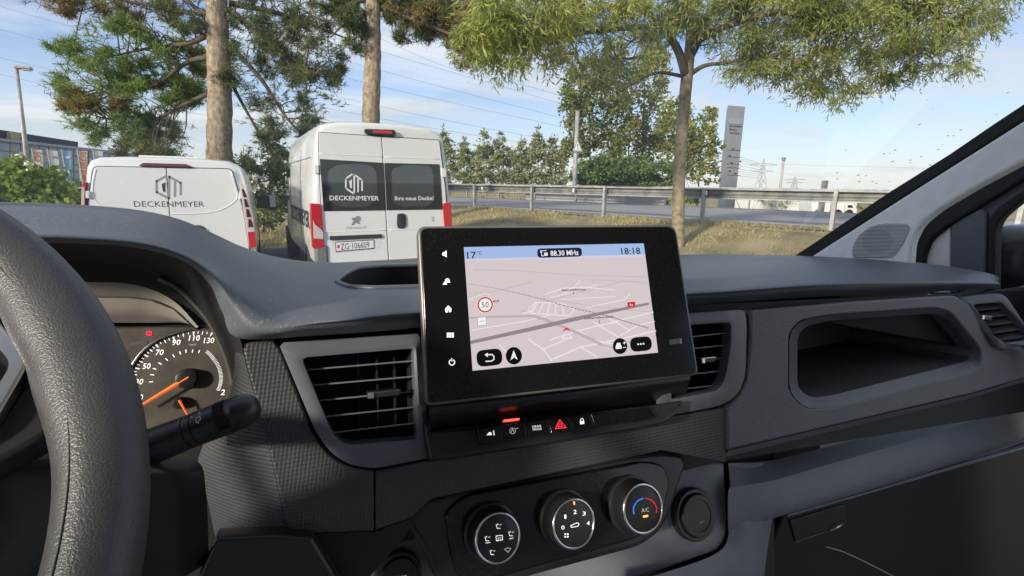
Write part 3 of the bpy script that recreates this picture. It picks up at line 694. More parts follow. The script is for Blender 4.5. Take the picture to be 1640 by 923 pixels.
bush('dense_shrub', 'dense dark green shrub below the slender trees behind the far guard rail', 'shrub', [(970, 275, 55, 24, 24.5, 1.5), (1010, 272, 45, 22, 24.5, 1.5), (940, 285, 30, 18, 24.5, 1.2), (1060, 280, 30, 20, 24.5, 1.2), (1000, 300, 70, 16, 24.5, 1.3)], 13000, 'shrub_leaf', .19, .085)
bush('hedge_shrub', 'low green shrub under the far guard rail by the pale trunk', 'shrub', [(1090, 318, 45, 10, 21.5, .6), (950, 325, 60, 9, 23.5, .6)], 2500, 'shrub_leaf', .13, .05)
sx = [(715, 250, 18, 40), (748, 262, 20, 34), (775, 255, 18, 42), (806, 258, 20, 40), (835, 262, 18, 36), (862, 255, 20, 44), (890, 260, 20, 42)]
for k, (x, y, rx, ry) in enumerate(sx):
    lab = ['pale sapling closest to the high-roofed van', 'second pale sapling from the high-roofed van', 'third pale sapling from the high-roofed van', 'fourth pale sapling from the high-roofed van',
           'fifth pale sapling from the high-roofed van', 'sixth pale sapling from the high-roofed van', 'pale sapling closest to the warning sign pole'][k]+', across the road'
    YS = 33-.6*k
    bush('sallow_sapling', lab, 'tree', [(x, y+12, rx, ry*.7, YS, 1.), (x+random.uniform(-6, 6), y-ry*.55, rx*.38, ry*.6, YS, .5, 1.6), (x-8, y-ry*.25, rx*.4, ry*.5, YS, .5, 1.4), (x+9, y-ry*.2, rx*.4, ry*.5, YS, .5, 1.4), (x, 290, rx*1.3, 14, YS, 1.)], 2500, 'sallow_leaf', .26, .05,
         [[(x, 315, YS), (x, y, YS), (x, y-ry, YS)]], 'pale saplings in a row across the road', .03, -.3)
for k, (x, y, Y) in enumerate([(1200, 312, 33), (1240, 322, 30), (1390, 328, 27)]):
    bush('low_shrub', ['low shrub at the foot of the grey advertising tower', 'scrubby shrub before the white hall seen under the guard rail', 'green shrub beside the white truck seen under the guard rail'][k], 'shrub',
         [(x, y, 28, 10, Y, .8), (x+20, y+3, 18, 9, Y, .8)], 700, 'sallow_leaf' if k == 1 else 'shrub_leaf', .16, .05)
# leafy bush at the far left and the flowering one between the vans
bush('leafy_bush', 'bright green leafy bush left of the windowless van', 'shrub', [(30, 300, 55, 40, 12, .9), (80, 320, 40, 40, 11.8, .8), (-40, 300, 60, 50, 12, 1.), (100, 345, 35, 30, 11.6, .7), (20, 345, 70, 35, 11.8, .9), (60, 285, 25, 20, 12, .6), (25, 268, 20, 18, 12, .5)], 6800, 'bush_leaf', .11, .038)
bush('flowering_bush', 'dark green bush with white blossom between the two vans', 'shrub', [(405, 285, 38, 26, 18, 1.), (400, 310, 36, 34, 17.5, 1.), (440, 300, 34, 45, 18.5, 1.), (420, 345, 36, 20, 17, .8), (445, 250, 26, 24, 18.5, .8), (265, 252, 40, 10, 19, .8), (385, 262, 20, 12, 18.5, .6)], 6500, 'shrub_leaf', .13, .045)
fb = bpy.data.objects['flowering_bush']
Q = blob_pts([(408, 292, 24, 16, 16.8, .3), (395, 300, 12, 12, 16.8, .3)], 520)
link('blossom', quad_mesh('blossom', leaves(Q, .07, .035)), 'petal', fb)
lb_ = bpy.data.objects['leafy_bush']
Q = blob_pts([(105, 340, 18, 10, 10.6, .3), (35, 262, 12, 14, 11.2, .3)], 55)
link('blossom', quad_mesh('blossom', leaves(Q, .06, .03)), 'petal', lb_)

# ------------------------------------------------------------------ pole with warning sign
SY = 23.6
base = onY(919, 330, SY); base[2] = .3
sp = empty('sign_pole', base, 'slim grey pole with triangular warning sign before the slender trees', 'sign')
tp_ = onY(925, 178, SY)
MB().tube([base, (base[0], SY, tp_[2])], [.14, .11], 10).build('pole', 'galvanized', sp, smooth=True)
PS = Plane((base[0], SY-.2, 2.0), (1, -.35, 0), (0, 0, 1))
tri = [(925, 222), (934, 244), (917, 243)]
plate('sign_board', PS, [rounded(tri, 1.5)], 'print_grey', sp, thick=.03)
plate('sign_face', PS, [rounded([(925, 226.5), (931, 241.6), (919.6, 241.2)], .8)], 'flag_white', sp, off=.015, thick=.02)
flat('sign_mark', PS, [[(924.6, 231), (926, 231), (925.8, 236.5), (924.8, 236.5)], [(924.6, 238), (926, 238), (926, 239.6), (924.6, 239.6)]], 'print_black', sp, off=.02)

# ------------------------------------------------------------------ advertising tower
AY = 38.0
PA = Plane(onY(1180, 292, AY), (1, -.15, 0), (0, 0, 1))
at = empty('advertising_tower', onY(1175, 296, AY), 'tall grey advertising tower with printed text standing behind the road', 'sign')
c = [PA.hit(1166, 169), PA.hit(1193.5, 171.5)]; back = PA.hit(1157, 174)+np.array([.3, 3.2, 0])
zt, zb = c[0][2], -4.0
vx = c[1]-c[0]; vx[2] = 0
bk = onY(1156.5, 250, AY+2.6)-PA.hit(1166, 169); bk[2] = 0
f0, f1 = np.array([c[0][0], c[0][1], zb]), np.array([c[1][0], c[1][1], zb])
B_ = MB(); q = [f0, f1, f1+bk, f0+bk]; hgt = np.array([0, 0, zt-zb])
B_.add(q+[v+hgt for v in q], [(0, 1, 5, 4), (1, 2, 6, 5), (2, 3, 7, 6), (3, 0, 4, 7), (4, 5, 6, 7)])
B_.build('shaft', 'metal_sign', at)
PA2 = Plane(f0, vx, (0, 0, 1))
plate('panel', PA2, [[(1168, 189), (1192, 190.5), (1190.5, 200), (1167.5, 198)]], 'facade_band', at, off=.06, thick=.05)
def lines_text(rows, pl, mat, par, off):
    for (s, x0, y0, x1, y1, h) in rows: text(s, pl, (x0, y0), (x1, y1), h, mat, par, off=off, bold=.01)
lines_text([('Büro- und Gewerbe-', 1168.5, 203.5, 1188, 204.5, 3.6), ('flächen zu', 1168, 209, 1180, 209.6, 3.6), ('vermieten', 1168, 214.5, 1185, 215.5, 3.6)], PA2, 'print_dark', at, .02)
rows = []
for y in (240, 251, 262, 268, 280): rows += [[(1163.5, y), (1186, y+1.2), (1186, y+2.0), (1163.5, y+.8)]]
for (x, y) in ((1172, 237.5), (1167, 248.5), (1184, 257.5), (1170, 260), (1167, 273), (1176, 277)): rows += [[(x, y), (x+3.5, y), (x+3.5, y+2.2), (x, y+2.2)]]
flat('line_print', PA2, rows, 'print_dark', at, off=.02)

# ------------------------------------------------------------------ pylons, mast, wires
def pylon(x, ytop, ybot, D, wpx, label):
    c = onD(x, ybot, D); tz = onD(x, ytop, D)[2]; w = wpx*D/FPX; zb = -6.0
    o = empty('power_pylon', (c[0], c[1], zb), label, 'pylon', 'power pylons on the horizon'); H = tz-zb
    b = MB(); r = .14*D/250
    lv = [0, .2, .4, .58, .72, .86, 1.0]; ww = [w*.5, w*.40, w*.30, w*.2, w*.14, w*.1, w*.02]
    C4 = [[np.array([c[0]+sx_*k, c[1]+sy_*k, zb+H*h]) for sx_, sy_ in ((-1, -1), (1, -1), (1, 1), (-1, 1))] for h, k in zip(lv, ww)]
    for a, d in zip(C4[:-1], C4[1:]):
        for i in range(4):
            b.tube([a[i], d[i]], r, 4, cap=False); b.tube([a[i], d[(i+1) % 4]], r*.6, 4, cap=False); b.tube([a[(i+1) % 4], d[i]], r*.6, 4, cap=False)
    b.build('tower', 'lattice', o)
    for h, k in ((.72, .9), (.86, 1.1)):
        z = zb+H*h; ab = MB(); L = w*k; dirx = _r0
        for s_ in (-1, 1):
            e = np.array([c[0], c[1], z])+dirx*L*s_
            ab.tube([np.array([c[0], c[1], z-.02*H]), e], r*.8, 4, cap=False); ab.tube([np.array([c[0], c[1], z+.035*H]), e], r*.8, 4, cap=False)
        ab.build('crossarm', 'lattice', o)
    return o
pylon(1219, 254, 292, 240, 20, 'lattice power pylon right of the advertising tower')
pylon(1272, 283, 297, 420, 16, 'small distant power pylon right of the slim mast')
mp_ = onD(1250, 297, 90)
o = empty('chimney_mast', (mp_[0], mp_[1], -5), 'slim grey mast right of the lattice pylon', 'mast')
tzz = onD(1251, 256, 90)[2]
MB().tube([(mp_[0], mp_[1], -5), (mp_[0], mp_[1], tzz)], [.26, .2], 8).build('shaft', 'concrete', o, smooth=True)
MB().tube([(mp_[0], mp_[1], tzz-.2), (mp_[0], mp_[1], tzz+.35)], [.34, .34], 8).build('cap', 'galv_dark', o)
db = onD(1320, 300, 26)
o = MB().box((db[0], db[1], onD(1320, 291, 26)[2]-1.3), (.13, .1, 1.35)).build('marker_post', 'galv_dark'); tag(o, 'dark square post top showing above the guard rail on the right', 'post')
wires = [([(380, -25), (505, 15), (717, 108), (880, 148), (1216, 262)], 'topmost overhead wire crossing between the pines and the pylon'),
         ([(300, -15), (608, 82), (880, 161), (1216, 265)], 'second overhead wire from the top between pine and pylon'),
         ([(150, -20), (570, 102), (880, 184), (1216, 268)], 'third overhead wire from the top between pine and pylon'),
         ([(-40, -42), (300, 55), (561, 127), (880, 199), (1216, 272)], 'overhead wire entering at the top left corner behind the pine'),
         ([(-40, -2), (112, 42), (540, 155), (880, 224), (1216, 276)], 'highest overhead wire left of the big pine'),
         ([(-40, 36), (80, 68), (514, 171), (839, 229), (1216, 279)], 'overhead wire second from the top left of the big pine'),
         ([(-40, 83), (90, 113), (360, 165), (700, 225), (1216, 282)], 'overhead wire at the height of the street lamp head'),
         ([(-40, 110), (95, 140), (360, 190), (700, 240), (1216, 285)], 'lowest overhead wire left of the big pine')]
for pts, lab in wires:
    P = catmull([np.array(p, float) for p in pts], 10); x0, x1 = P[0][0], P[-1][0]
    W3 = [onD(x, y, 1/((1/45)*(1-(x-x0)/(x1-x0))+(1/235)*(x-x0)/(x1-x0))) for x, y in P]
    rr = [.00042*((w-CP)@FW)*.62 for w in W3]
    o = MB().tube(W3, list(rr), 5, cap=False).build('overhead_wire', 'wire', smooth=True); tag(o, lab, 'wire', 'overhead power lines')
o = MB().tube([onD(1218, 262, 238), onD(1271, 264, 200), onD(1482, 270, 160), onD(1800, 276, 150)], .045, 5).build('overhead_wire', 'wire'); tag(o, 'single thin wire running right from the pylon to the pillar', 'wire', 'overhead power lines')

# ------------------------------------------------------------------ far hall and truck at right, seen under the rail
PH = Plane(onD(1300, 330, 75), _r0, (0, 0, 1))
hl = empty('white_hall', PH.hit(1290, 345), 'low white industrial hall seen under the guard rails on the right', 'building')
plate('wall', PH, [[(1195, 316), (1372, 317), (1372, 360), (1195, 360)]], 'hall_white', hl, thick=8.0)
plate('roof', PH, [[(1192, 314), (1374, 315), (1374, 317.3), (1192, 316.3)]], 'concrete', hl, off=.3, thick=8.4)
for k in range(9):
    x = 1275+k*10.5
    plate('window', PH, [[(x, 319), (x+7, 319.1), (x+7, 323), (x, 322.9)]], 'facade_glass', hl, off=.05, thick=.1)
PT = Plane(onD(1350, 335, 52), _r0, (0, 0, 1))
tk = empty('white_truck', PT.hit(1345, 345), 'white box truck parked by the hall under the guard rail', 'truck')
plate('box', PT, [rounded([(1300, 325), (1352, 325.5), (1352, 341), (1300, 340)], 1)], 'van_white', tk, thick=2.4)
plate('cab', PT, [rounded([(1354, 327), (1366, 327.5), (1369, 333), (1369, 342), (1354, 341.5)], 1.5)], 'van_white', tk, thick=2.2)
plate('cab_window', PT, [[(1358, 328.8), (1365, 329), (1367, 333), (1358, 333)]], 'window_black', tk, off=.02, thick=.04)
for x in (1310, 1342, 1360):
    c = PT.hit(x, 342.5, .05); MB().lathe(c, -PT.n, [(0, .45), (.3, .45)], 16).build('wheel', 'tyre', tk)

# ------------------------------------------------------------------ shopping-centre building, lamp and banners at far left
BD = np.array([.233, .972, 0]); BD /= np.linalg.norm(BD)
PB = Plane((-21.6, 60, 0), BD, (0, 0, 1))
bl = empty('office_building', (-19, 70, 0), 'long glass-fronted building with black roof storey at far left behind the pine', 'building')
def bp(name, pts, mat, off=0., thick=.2, par=None): return plate(name, PB, [pts], mat, par or bl, off=off, thick=thick)
bp('wall', [(-120, 214), (0, 222), (125, 236), (260, 251), (260, 300), (-120, 300)], 'facade_band', 0, 8)
bp('roof_storey', [(-120, 196), (0, 208), (125, 227.5), (125, 240), (-120, 222)], 'facade_dark', -2.0, 10)
bp('stair_core', [(18, 212), (33, 214.5), (33, 232), (18, 229)], 'wood_fence', -1.6, .6)
bp('fascia', [(-120, 210), (0, 221.5), (260, 250.5), (260, 254), (0, 226), (-120, 215)], 'facade_band', .35, .5)
xs = [-110, -80, -52, -26, -3, 16, 33, 48, 63, 78, 92, 105, 118, 130, 142, 153, 164, 175, 186, 197, 208, 220, 232, 244, 256]
def edge(x, base_top): return base_top+(x)*.108
for a, c in zip(xs[:-1], xs[1:]):
    for (y0, y1, mt_) in ((228, 241, 'facade_band'), (243, 258, 'facade_glass'), (260, 272, 'facade_glass'), (274, 298, 'facade_glass')):
        f = lambda x, y: y+max(0, x+0)*(.105)*(286-y)/64 if y < 286 else y
        bp('pane', [(a+.8, f(a, y0)), (c-.8, f(c, y0)), (c-.8, f(c, y1)), (a+.8, f(a, y1))], mt_, .12, .1)
lamp_b = onY(45, 300, 30); lamp_b[2] = 0
lt = onY(24, 109, 30)
lp = empty('street_lamp', lamp_b, 'slim grey street lamp with flat head at far left', 'street lamp')
hx = lt[0]+.05
MB().tube([lamp_b, (lamp_b[0]*.45+hx*.55, 30, lt[2]*.55), (hx, 30, lt[2])], [.11, .09, .065], 10).build('pole', 'galvanized', lp, smooth=True)
h1 = onY(44, 112, 30)
o = MB().box(((hx+h1[0])/2+.05, 30, lt[2]+.03), (abs(h1[0]-hx)/2+.12, .16, .065)).build('lamp_head', 'galvanized', lp); bevel_obj(o, .04)
MB().box(((hx+h1[0])/2+.15, 30, lt[2]-.055), (abs(h1[0]-hx)/2-.05, .12, .02)).build('lamp_glass', 'clear_lens', lp)
PF = Plane(onY(100, 270, 46), (1, .25, 0), (0, 0, 1))
fl = [([(52, 240), (67, 240.5), (72, 290), (57, 290)], 'flag_white', 'MIGROS', 'flag_orange', 'white banner with orange lettering nearest the lamp'),
      ([(77, 241), (92, 242), (98, 291), (83, 289)], 'flag_white', None, None, 'plain white banner with small grey mark beside the lettered banner'),
      ([(100, 241.5), (115, 242.5), (113, 287), (107, 287)], 'flag_blue', None, None, 'light blue banner hanging between white banners'),
      ([(125, 241.5), (140, 242), (138, 290), (128, 290)], 'flag_white', 'MIGROS', 'flag_orange', 'white banner with orange lettering touching the van'),
      ([(150, 242), (165, 242.5), (163, 262), (152, 262)], 'flag_white', None, None, 'pale banner half hidden behind the van roof')]
for pts, mt_, s, tm, lab in fl:
    c0 = PF.hit((pts[2][0]+pts[3][0])/2, pts[2][1]); o = empty('banner', (c0[0], c0[1], 0), lab, 'banner', 'banners in front of the glass building')
    plate('cloth', PF, [pts], mt_, o, thick=.03)
    t0_ = PF.hit(pts[0][0]-1.2, pts[0][1]-2); MB().tube([(t0_[0], t0_[1], 0), t0_], .05, 6).build('pole', 'galvanized', o)
    if s:
        A_ = (pts[0][0]*.3+pts[1][0]*.7+(8 if pts[0][0] < 100 else 2), 288); 
        text(s, PF, ((pts[2][0]*.32+pts[3][0]*.68)+9, 289), ((pts[0][0]*.3+pts[1][0]*.7)+2.5, 243), 8.0, tm, o, off=.03, bold=.02)
    else:
        xm = sum(p[0] for p in pts)/4; flat('print_mark', PF, [circ(xm+2, 275, 2.6, 10), [(xm-3, 250), (xm+4, 250), (xm+4, 254), (xm-3, 254)]], 'print_grey' if mt_ == 'flag_white' else 'flag_white', o, off=.03)
# ================================================================== PARKED VANS
def van_body(name, o, xc, y0, prof, stations, mat='van_white', turn=0.):
    """prof: half outline (half-width, z) from sill up over the roof; stations: (y, width scale, z(top) limit, z lift)"""
    b = MB(); G_ = []
    for (y, ws, zt_, zb_) in stations:
        ring = []
        ztop = max(p[1] for p in prof)
        for (w, z) in prof:
            zz = zb_+(z-prof[0][1])/(ztop-prof[0][1])*(zt_-zb_)
            ring.append((xc+turn*y-w*ws, y0+y, zz))
        for (w, z) in prof[::-1]:
            zz = zb_+(z-prof[0][1])/(ztop-prof[0][1])*(zt_-zb_)
            ring.append((xc+turn*y+w*ws, y0+y, zz))
        ring.append(ring[0]); G_.append(ring)
    b.grid(G_)
    n = len(G_[0])-1
    b.add(G_[0][:-1], [tuple(range(n))]); b.add(G_[-1][:-1], [tuple(range(n))[::-1]])
    me_o = b.build(name, mat, o); bm = bmesh.new(); bm.from_mesh(me_o.data); bmesh.ops.remove_doubles(bm, verts=bm.verts, dist=.0005)
    bmesh.ops.recalc_face_normals(bm, faces=bm.faces); bm.to_mesh(me_o.data); bm.free(); sharp(me_o.data, 28)
    return me_o
def wheel(o, x, y, r, w, side):
    b = MB().lathe((x, y, r), (side, 0, 0), [(-w/2, r*.62), (-w/2, r*.93), (-w/2+.03, r), (w/2-.03, r), (w/2, r*.93), (w/2, r*.62)], 28, (False, False)).build('wheel', 'tyre', o, smooth=True)
    MB().lathe((x, y, r), (side, 0, 0), [(-w/2+.02, r*.64), (w/2-.05, r*.64), (w/2-.02, r*.60), (w/2-.06, r*.3), (w/2-.03, r*.12)], 20).build('rim', 'galvanized', b)
def dm_logo(o, pl, bx, mats, off):
    """hexagonal letter logo; bx=(x0,y0,x1,y1) pixels"""
    x0, y0, x1, y1 = bx
    def T(p): return (x0+(x1-x0)*(p[0]-920)/170, y0+(y1-y0)*(p[1]-298)/148)
    w = (x1-x0)*.085
    r1 = ribbon([T(p) for p in ((988, 304), (931, 334), (931, 402), (1008, 441), (1008, 306), (1080, 345), (1080, 416))], w)
    r2 = ribbon([T(p) for p in ((1044, 338), (1044, 426))], w)
    flat('emblem', pl, r1, mats[0], o, off=off); flat('emblem', pl, r2, mats[0], o, off=off+.0008)
    flat('emblem', pl, [[T(p) for p in ((962, 352), (986, 340), (986, 402), (970, 398))]], mats[1], o, off=off)

# ---- low van without rear windows
V1Y, V1X = 8.30, -1.18
v1 = empty('parked_van', (V1X, V1Y, 0), 'low white van without rear windows, grey hexagon logo on its doors', 'van', 'white vans parked ahead')
pr1 = [(.90, .38), (.985, .50), (.99, .85), (.985, 1.15), (.955, 1.40), (.915, 1.70), (.885, 1.83), (.84, 1.91), (.74, 1.955), (.45, 1.975), (0, 1.98)]
van_body('body', v1, V1X, V1Y, pr1, [(.0, .93, 1.94, .42), (.015, .965, 1.965, .40), (.06, .99, 1.98, .38), (.2, 1, 1.985, .36), (1.2, 1, 1.99, .34), (3.4, 1, 1.97, .34), (3.9, .98, 1.80, .34), (4.4, .94, 1.25, .34), (4.9, .86, 1.05, .36), (5.0, .7, .85, .42)])
P1 = Plane((V1X, V1Y-.004, 1.0), (1, 0, 0), (0, 0, 1))
# doors: two proud leaves, seam between
plate('rear_door', P1, [rounded([(150, 267), (265.5, 269.3), (276.5, 420), (140, 420), (140.5, 330)], [9, 1.5, 1, 4, 20])], 'van_white_door', v1, off=.022, thick=.025, bev=.006)
plate('rear_door', P1, [rounded([(267, 269.3), (371, 271), (388, 330), (402, 420), (278, 420)], [1.5, 9, 20, 4, 1])], 'van_white_door', v1, off=.022, thick=.025, bev=.006)
plate('door_seal', P1, [rounded([(148.6, 265.8), (371.6, 269.6), (389.8, 329.5), (404, 422), (138.6, 422), (139, 330)], [10, 10, 22, 4, 4, 22])], 'seam', v1, off=.008, thick=.02)
# raised swage line round the upper panels
def swage(name, par, pl, pts, r, off, mat):
    P = [pl.hit(x, y, off) for x, y in pts]; MB().tube(catmull(P, 4), r, 8).build(name, mat, par, smooth=True)
swage('door_crease', v1, P1, [(154, 271), (149.5, 290), (148.5, 305), (150, 317), (160, 328), (183, 339)], .009, .02, 'van_white_door')
swage('door_crease', v1, P1, [(370, 274), (377, 300), (380, 312), (376, 323), (352, 337), (320, 342), (280, 343), (274, 343)], .009, .02, 'van_white_door')
plate('brake_light', P1, [[(229, 261), (298, 263), (308, 268.2), (222, 265.6)]], 'dark_red_lens', v1, off=.05, thick=.10, bev=.004)
# tail lights
P1c = Plane((V1X, V1Y-.02, 1.0), (1, 0, 0), (0, 0, 1))
tl = plate('tail_light', P1c, [rounded([(383.5, 293), (389, 295), (405, 345), (411, 396), (399, 397), (392, 352)], 3)], 'clear_lens', v1, off=.035, thick=.12, bev=.01)
plate('red_lens', P1c, [rounded([(396.5, 372), (408, 371), (411, 396), (399.5, 397)], 2)], 'red_lens', tl, off=.042, thick=.03)
for k in range(4):
    y = 303+k*16; plate('lens_segment', P1c, [[(387+k*3.6, y), (390.5+k*3.7, y), (396+k*3.5, y+13), (390+k*2.6, y+13)]], 'dark_red_lens', tl, off=.040, thick=.02)
tl = plate('tail_light', P1c, [rounded([(131, 292), (136.5, 291), (136, 348), (139, 372), (129, 372), (128.5, 345)], 3)], 'red_lens', v1, off=.02, thick=.12, bev=.01)
plate('clear_segment', P1c, [[(130.5, 300), (135, 300), (135, 338), (130, 338)]], 'clear_lens', tl, off=.028, thick=.02)
for x, y in ((385.5, 313), (139.5, 312)): plate('hinge', P1, [rounded([(x-2.5, y-6), (x+3.5, y-6), (x+3.5, y+6), (x-2.5, y+6)], 1.5)], 'van_white', v1, off=.05, thick=.06, bev=.006)
hd = plate('door_handle', P1, [rounded([(306, 364), (318, 362.5), (330, 366), (330, 371), (306, 369.5)], 2)], 'black_plastic', v1, off=.045, thick=.05, bev=.008)
plate('handle_recess', P1, [circ(317, 366.5, 12, 20, ry=6)], 'grey_plastic', v1, off=.0235, thick=.01)
text('DECKENMEYER', P1, (215, 331.5), (327.5, 331.5), 8.8, 'print_dark', v1, off=.0232, bold=0.0)
dm_logo(v1, P1, (248, 281, 292, 319.5), ('print_grey', 'print_dark'), .0234)
MB().box((V1X, V1Y-.03, .52), (.95, .06, .14)).build('bumper', 'grey_plastic', v1)
for sx_ in (-1, 1):
    for yy in (.95, 3.9): wheel(v1, V1X+sx_*.88, V1Y+yy, .34, .22, sx_)
    MB().box((V1X+sx_*1.13, V1Y+3.35, 1.25), (.12, .06, .13)).build('side_mirror', 'black_plastic', v1)
MB().box((V1X, V1Y+.28, 1.995), (.35, .012, .012)).build('roof_rail', 'van_white', v1)

# ---- high-roofed van
V2Y, V2X, V2T = 7.37, 1.595, -.046
v2 = empty('parked_van', (V2X, V2Y, 0), 'high-roofed white van with dark lettered rear windows and number plate', 'van', 'white vans parked ahead')
pr2 = [(.93, .42), (1.0, .52), (1.025, .80), (1.02, 1.15), (.995, 1.55), (.96, 1.95), (.925, 2.25), (.89, 2.38), (.82, 2.46), (.65, 2.505), (.3, 2.525), (0, 2.53)]
van_body('body', v2, V2X, V2Y, pr2, [(0, .955, 2.44, .46), (.012, .975, 2.475, .44), (.05, .99, 2.51, .43), (.16, 1, 2.53, .42), (1.5, 1, 2.55, .40), (3.6, 1, 2.54, .40), (4.0, .99, 2.42, .40), (4.6, .97, 1.75, .40), (5.0, .94, 1.3, .4), (5.4, .86, 1.1, .42), (5.5, .7, .9, .5)], turn=V2T)
P2 = Plane((V2X, V2Y-.004, 1.0), (1, 0, 0), (0, 0, 1))
dl = plate('rear_door', P2, [rounded([(510.3, 212.5), (610.6, 219.2), (622.2, 425), (520.2, 428), (513, 300)], [3, 1, 1, 2, 10])], 'van_white_door', v2, off=.022, thick=.025, bev=.005)
dr = plate('rear_door', P2, [rounded([(612, 219.3), (703.5, 225), (708, 262), (713, 300), (722, 423), (623.6, 425)], [1, 3, 10, 10, 2, 1])], 'van_white_door', v2, off=.022, thick=.025, bev=.005)
plate('door_seal', P2, [rounded([(509.2, 211.4), (704.2, 224), (709.2, 261), (714.4, 300), (723.6, 426), (519, 430), (511.8, 300)], [4, 4, 10, 10, 3, 3, 10])], 'seam', v2, off=.008, thick=.02)
plate('rear_window', P2, [rounded([(512, 254.8), (614, 261), (617.7, 337.2), (518.5, 338.5)], 1.5)], 'window_black', dl, off=.027, thick=.008)
plate('rear_window', P2, [rounded([(615.6, 261.2), (704, 263.2), (709, 335.8), (619.3, 337)], 1.5)], 'window_black', dr, off=.027, thick=.008)
plate('window_pane', P2, [rounded([(524, 274), (540, 264), (580, 262), (600, 268), (604, 285), (604, 318), (590, 332), (540, 332), (528, 320)], 9)], 'window_clear', dl, off=.029, thick=.004)
plate('window_pane', P2, [rounded([(627, 270), (650, 264), (690, 266), (694, 280), (695, 318), (686, 331), (640, 331), (628, 322)], 9)], 'window_clear', dr, off=.029, thick=.004)
for pts in ([(511, 246), (545, 248), (580, 249.5), (613.5, 251.5)], [(616, 251.6), (660, 253.5), (704, 255)], [(517, 372), (560, 371), (619, 369)], [(622, 369), (670, 367), (716, 365.5)]):
    swage('door_crease', v2, P2, pts, .005, .021, 'van_white_door')
bk_ = plate('brake_light', P2, [rounded([(584.5, 206.5), (632, 208), (634.5, 213.5), (633, 218.3), (589, 215.5), (584.5, 212)], 2)], 'black_plastic', v2, off=.06, thick=.12, bev=.008)
plate('red_lens', P2, [rounded([(597, 208.6), (628, 209.6), (628, 214.6), (597, 213)], 1)], 'red_lens', bk_, off=.066, thick=.02)
for (x, y) in ((507.5, 271), (711.5, 277)): plate('hinge', P2, [rounded([(x-4, y-7), (x+3, y-7), (x+3.5, y+7), (x-3.5, y+7)], 1.2)], 'van_white', v2, off=.045, thick=.06, bev=.006)
dm_logo(v2, P2, (552, 278, 581.5, 312), ('print_white', 'print_white'), .030)
text('DECKENMEYER', P2, (528, 320.8), (607, 321.2), 7.0, 'print_white', v2, off=.030, bold=.012)
text('Ihre neue Decke!', P2, (632.5, 321), (694.5, 320.6), 6.3, 'print_white', v2, off=.030, bold=.012)
# emblem: a rampant lion, and the maker's lettering below it
lion = [(562.5, 351), (566, 348.5), (569, 349), (571, 346.5), (574, 346), (577, 347.5), (575, 349), (578.5, 350), (574.5, 351.8), (579, 353.4), (573.5, 354), (576.5, 359.5), (573, 358.2), (570.5, 356), (567.5, 357.2), (566, 360), (562.5, 360.2), (564.5, 357.5), (566.5, 354), (565, 352.5)]
plate('lion_emblem', P2, [lion], 'chrome', v2, off=.029, thick=.008)
text('PEUGEOT', P2, (555.5, 367), (587, 366.4), 3.2, 'print_grey', v2, off=.0235, bold=.01)
text('2', P2, (691, 354.5), (696, 354.4), 7, 'print_grey', v2, off=.0235, bold=.02)
plate('grip_strip', P2, [rounded([(528, 378.6), (611.5, 375.3), (612, 381), (528.5, 385)], 1)], 'black_plastic', v2, off=.045, thick=.03, bev=.004)
plate('plate_recess', P2, [rounded([(529, 385.5), (612, 381.5), (606, 398), (534, 406)], 3)], 'van_white', v2, off=.024, thick=.01)
npl = plate('number_plate', P2, [rounded([(536.5, 387.6), (599, 383.8), (599.5, 398.4), (538, 403.8)], 1)], 'print_black', v2, off=.030, thick=.012)
plate('plate_face', P2, [rounded([(537.6, 388.8), (598.2, 385.1), (598.6, 397.2), (539, 402.4)], .8)], 'print_white', npl, off=.0312, thick=.006)
text('ZG·106609', P2, (546, 400.4), (592, 396.6), 9.6, 'print_black', npl, off=.032, bold=.003)
flat('shield', P2, [[(540, 392.8), (544, 392.5), (544, 396.5), (542.2, 398.6), (540.2, 397)]], 'sign_red', npl, off=.032)
hd = plate('door_handle', P2, [rounded([(636.5, 342.5), (648, 342), (650.5, 347), (650.5, 362), (647, 366), (638, 366.3), (636, 361)], 4)], 'black_plastic', v2, off=.04, thick=.03, bev=.006)
plate('handle_grip', P2, [rounded([(640.5, 345), (647, 344.8), (648, 361), (641, 361.5)], 2.5)], 'rubber', hd, off=.052, thick=.03, bev=.006)
P2c = Plane((V2X, V2Y-.02, 1.0), (1, 0, 0), (0, 0, 1))
for side, q in ((0, [(497, 325.5), (514.5, 327), (520, 398.5), (501, 399), (498, 365)]), (1, [(709, 326), (722, 324), (724, 345), (724, 372), (713, 372)])):
    tl = plate('tail_light', P2c, [rounded(q, 4)], 'red_lens', v2, off=.03, thick=.14, bev=.012)
    if side == 0:
        plate('clear_segment', P2c, [rounded([(501.5, 352), (505, 360), (517, 370), (518.5, 383.5), (502.5, 382.5)], 2)], 'clear_lens', tl, off=.040, thick=.03, bev=.004)
MB().box((V2X, V2Y-.0, .47), (1.0, .10, .075)).build('bumper', 'grey_plastic', v2)
for sx_ in (-1, 1):
    o = MB().box((V2X+sx_*.945, V2Y+.06, .66), (.085, .11, .145)).build('corner_bumper', 'grey_plastic', v2); bevel_obj(o, .03)
    wheel(v2, V2X+V2T*1.15+sx_*.90, V2Y+1.15, .36, .24, sx_); wheel(v2, V2X+V2T*4.75+sx_*.90, V2Y+4.75, .36, .24, sx_)
    mx_ = onY(436.5, 330, V2Y+4.35)[0] if sx_ < 0 else V2X+1.28
    o = MB().box((mx_, V2Y+4.35, 1.23), (.085, .10, .155)).build('side_mirror', 'black_plastic', v2); bevel_obj(o, .05)
    o2 = MB().box((mx_, V2Y+4.235, 1.27), (.066, .012, .12)).build('mirror_glass', 'clear_lens', o)  # pale lens colour stands in for sky mirrored in the glass
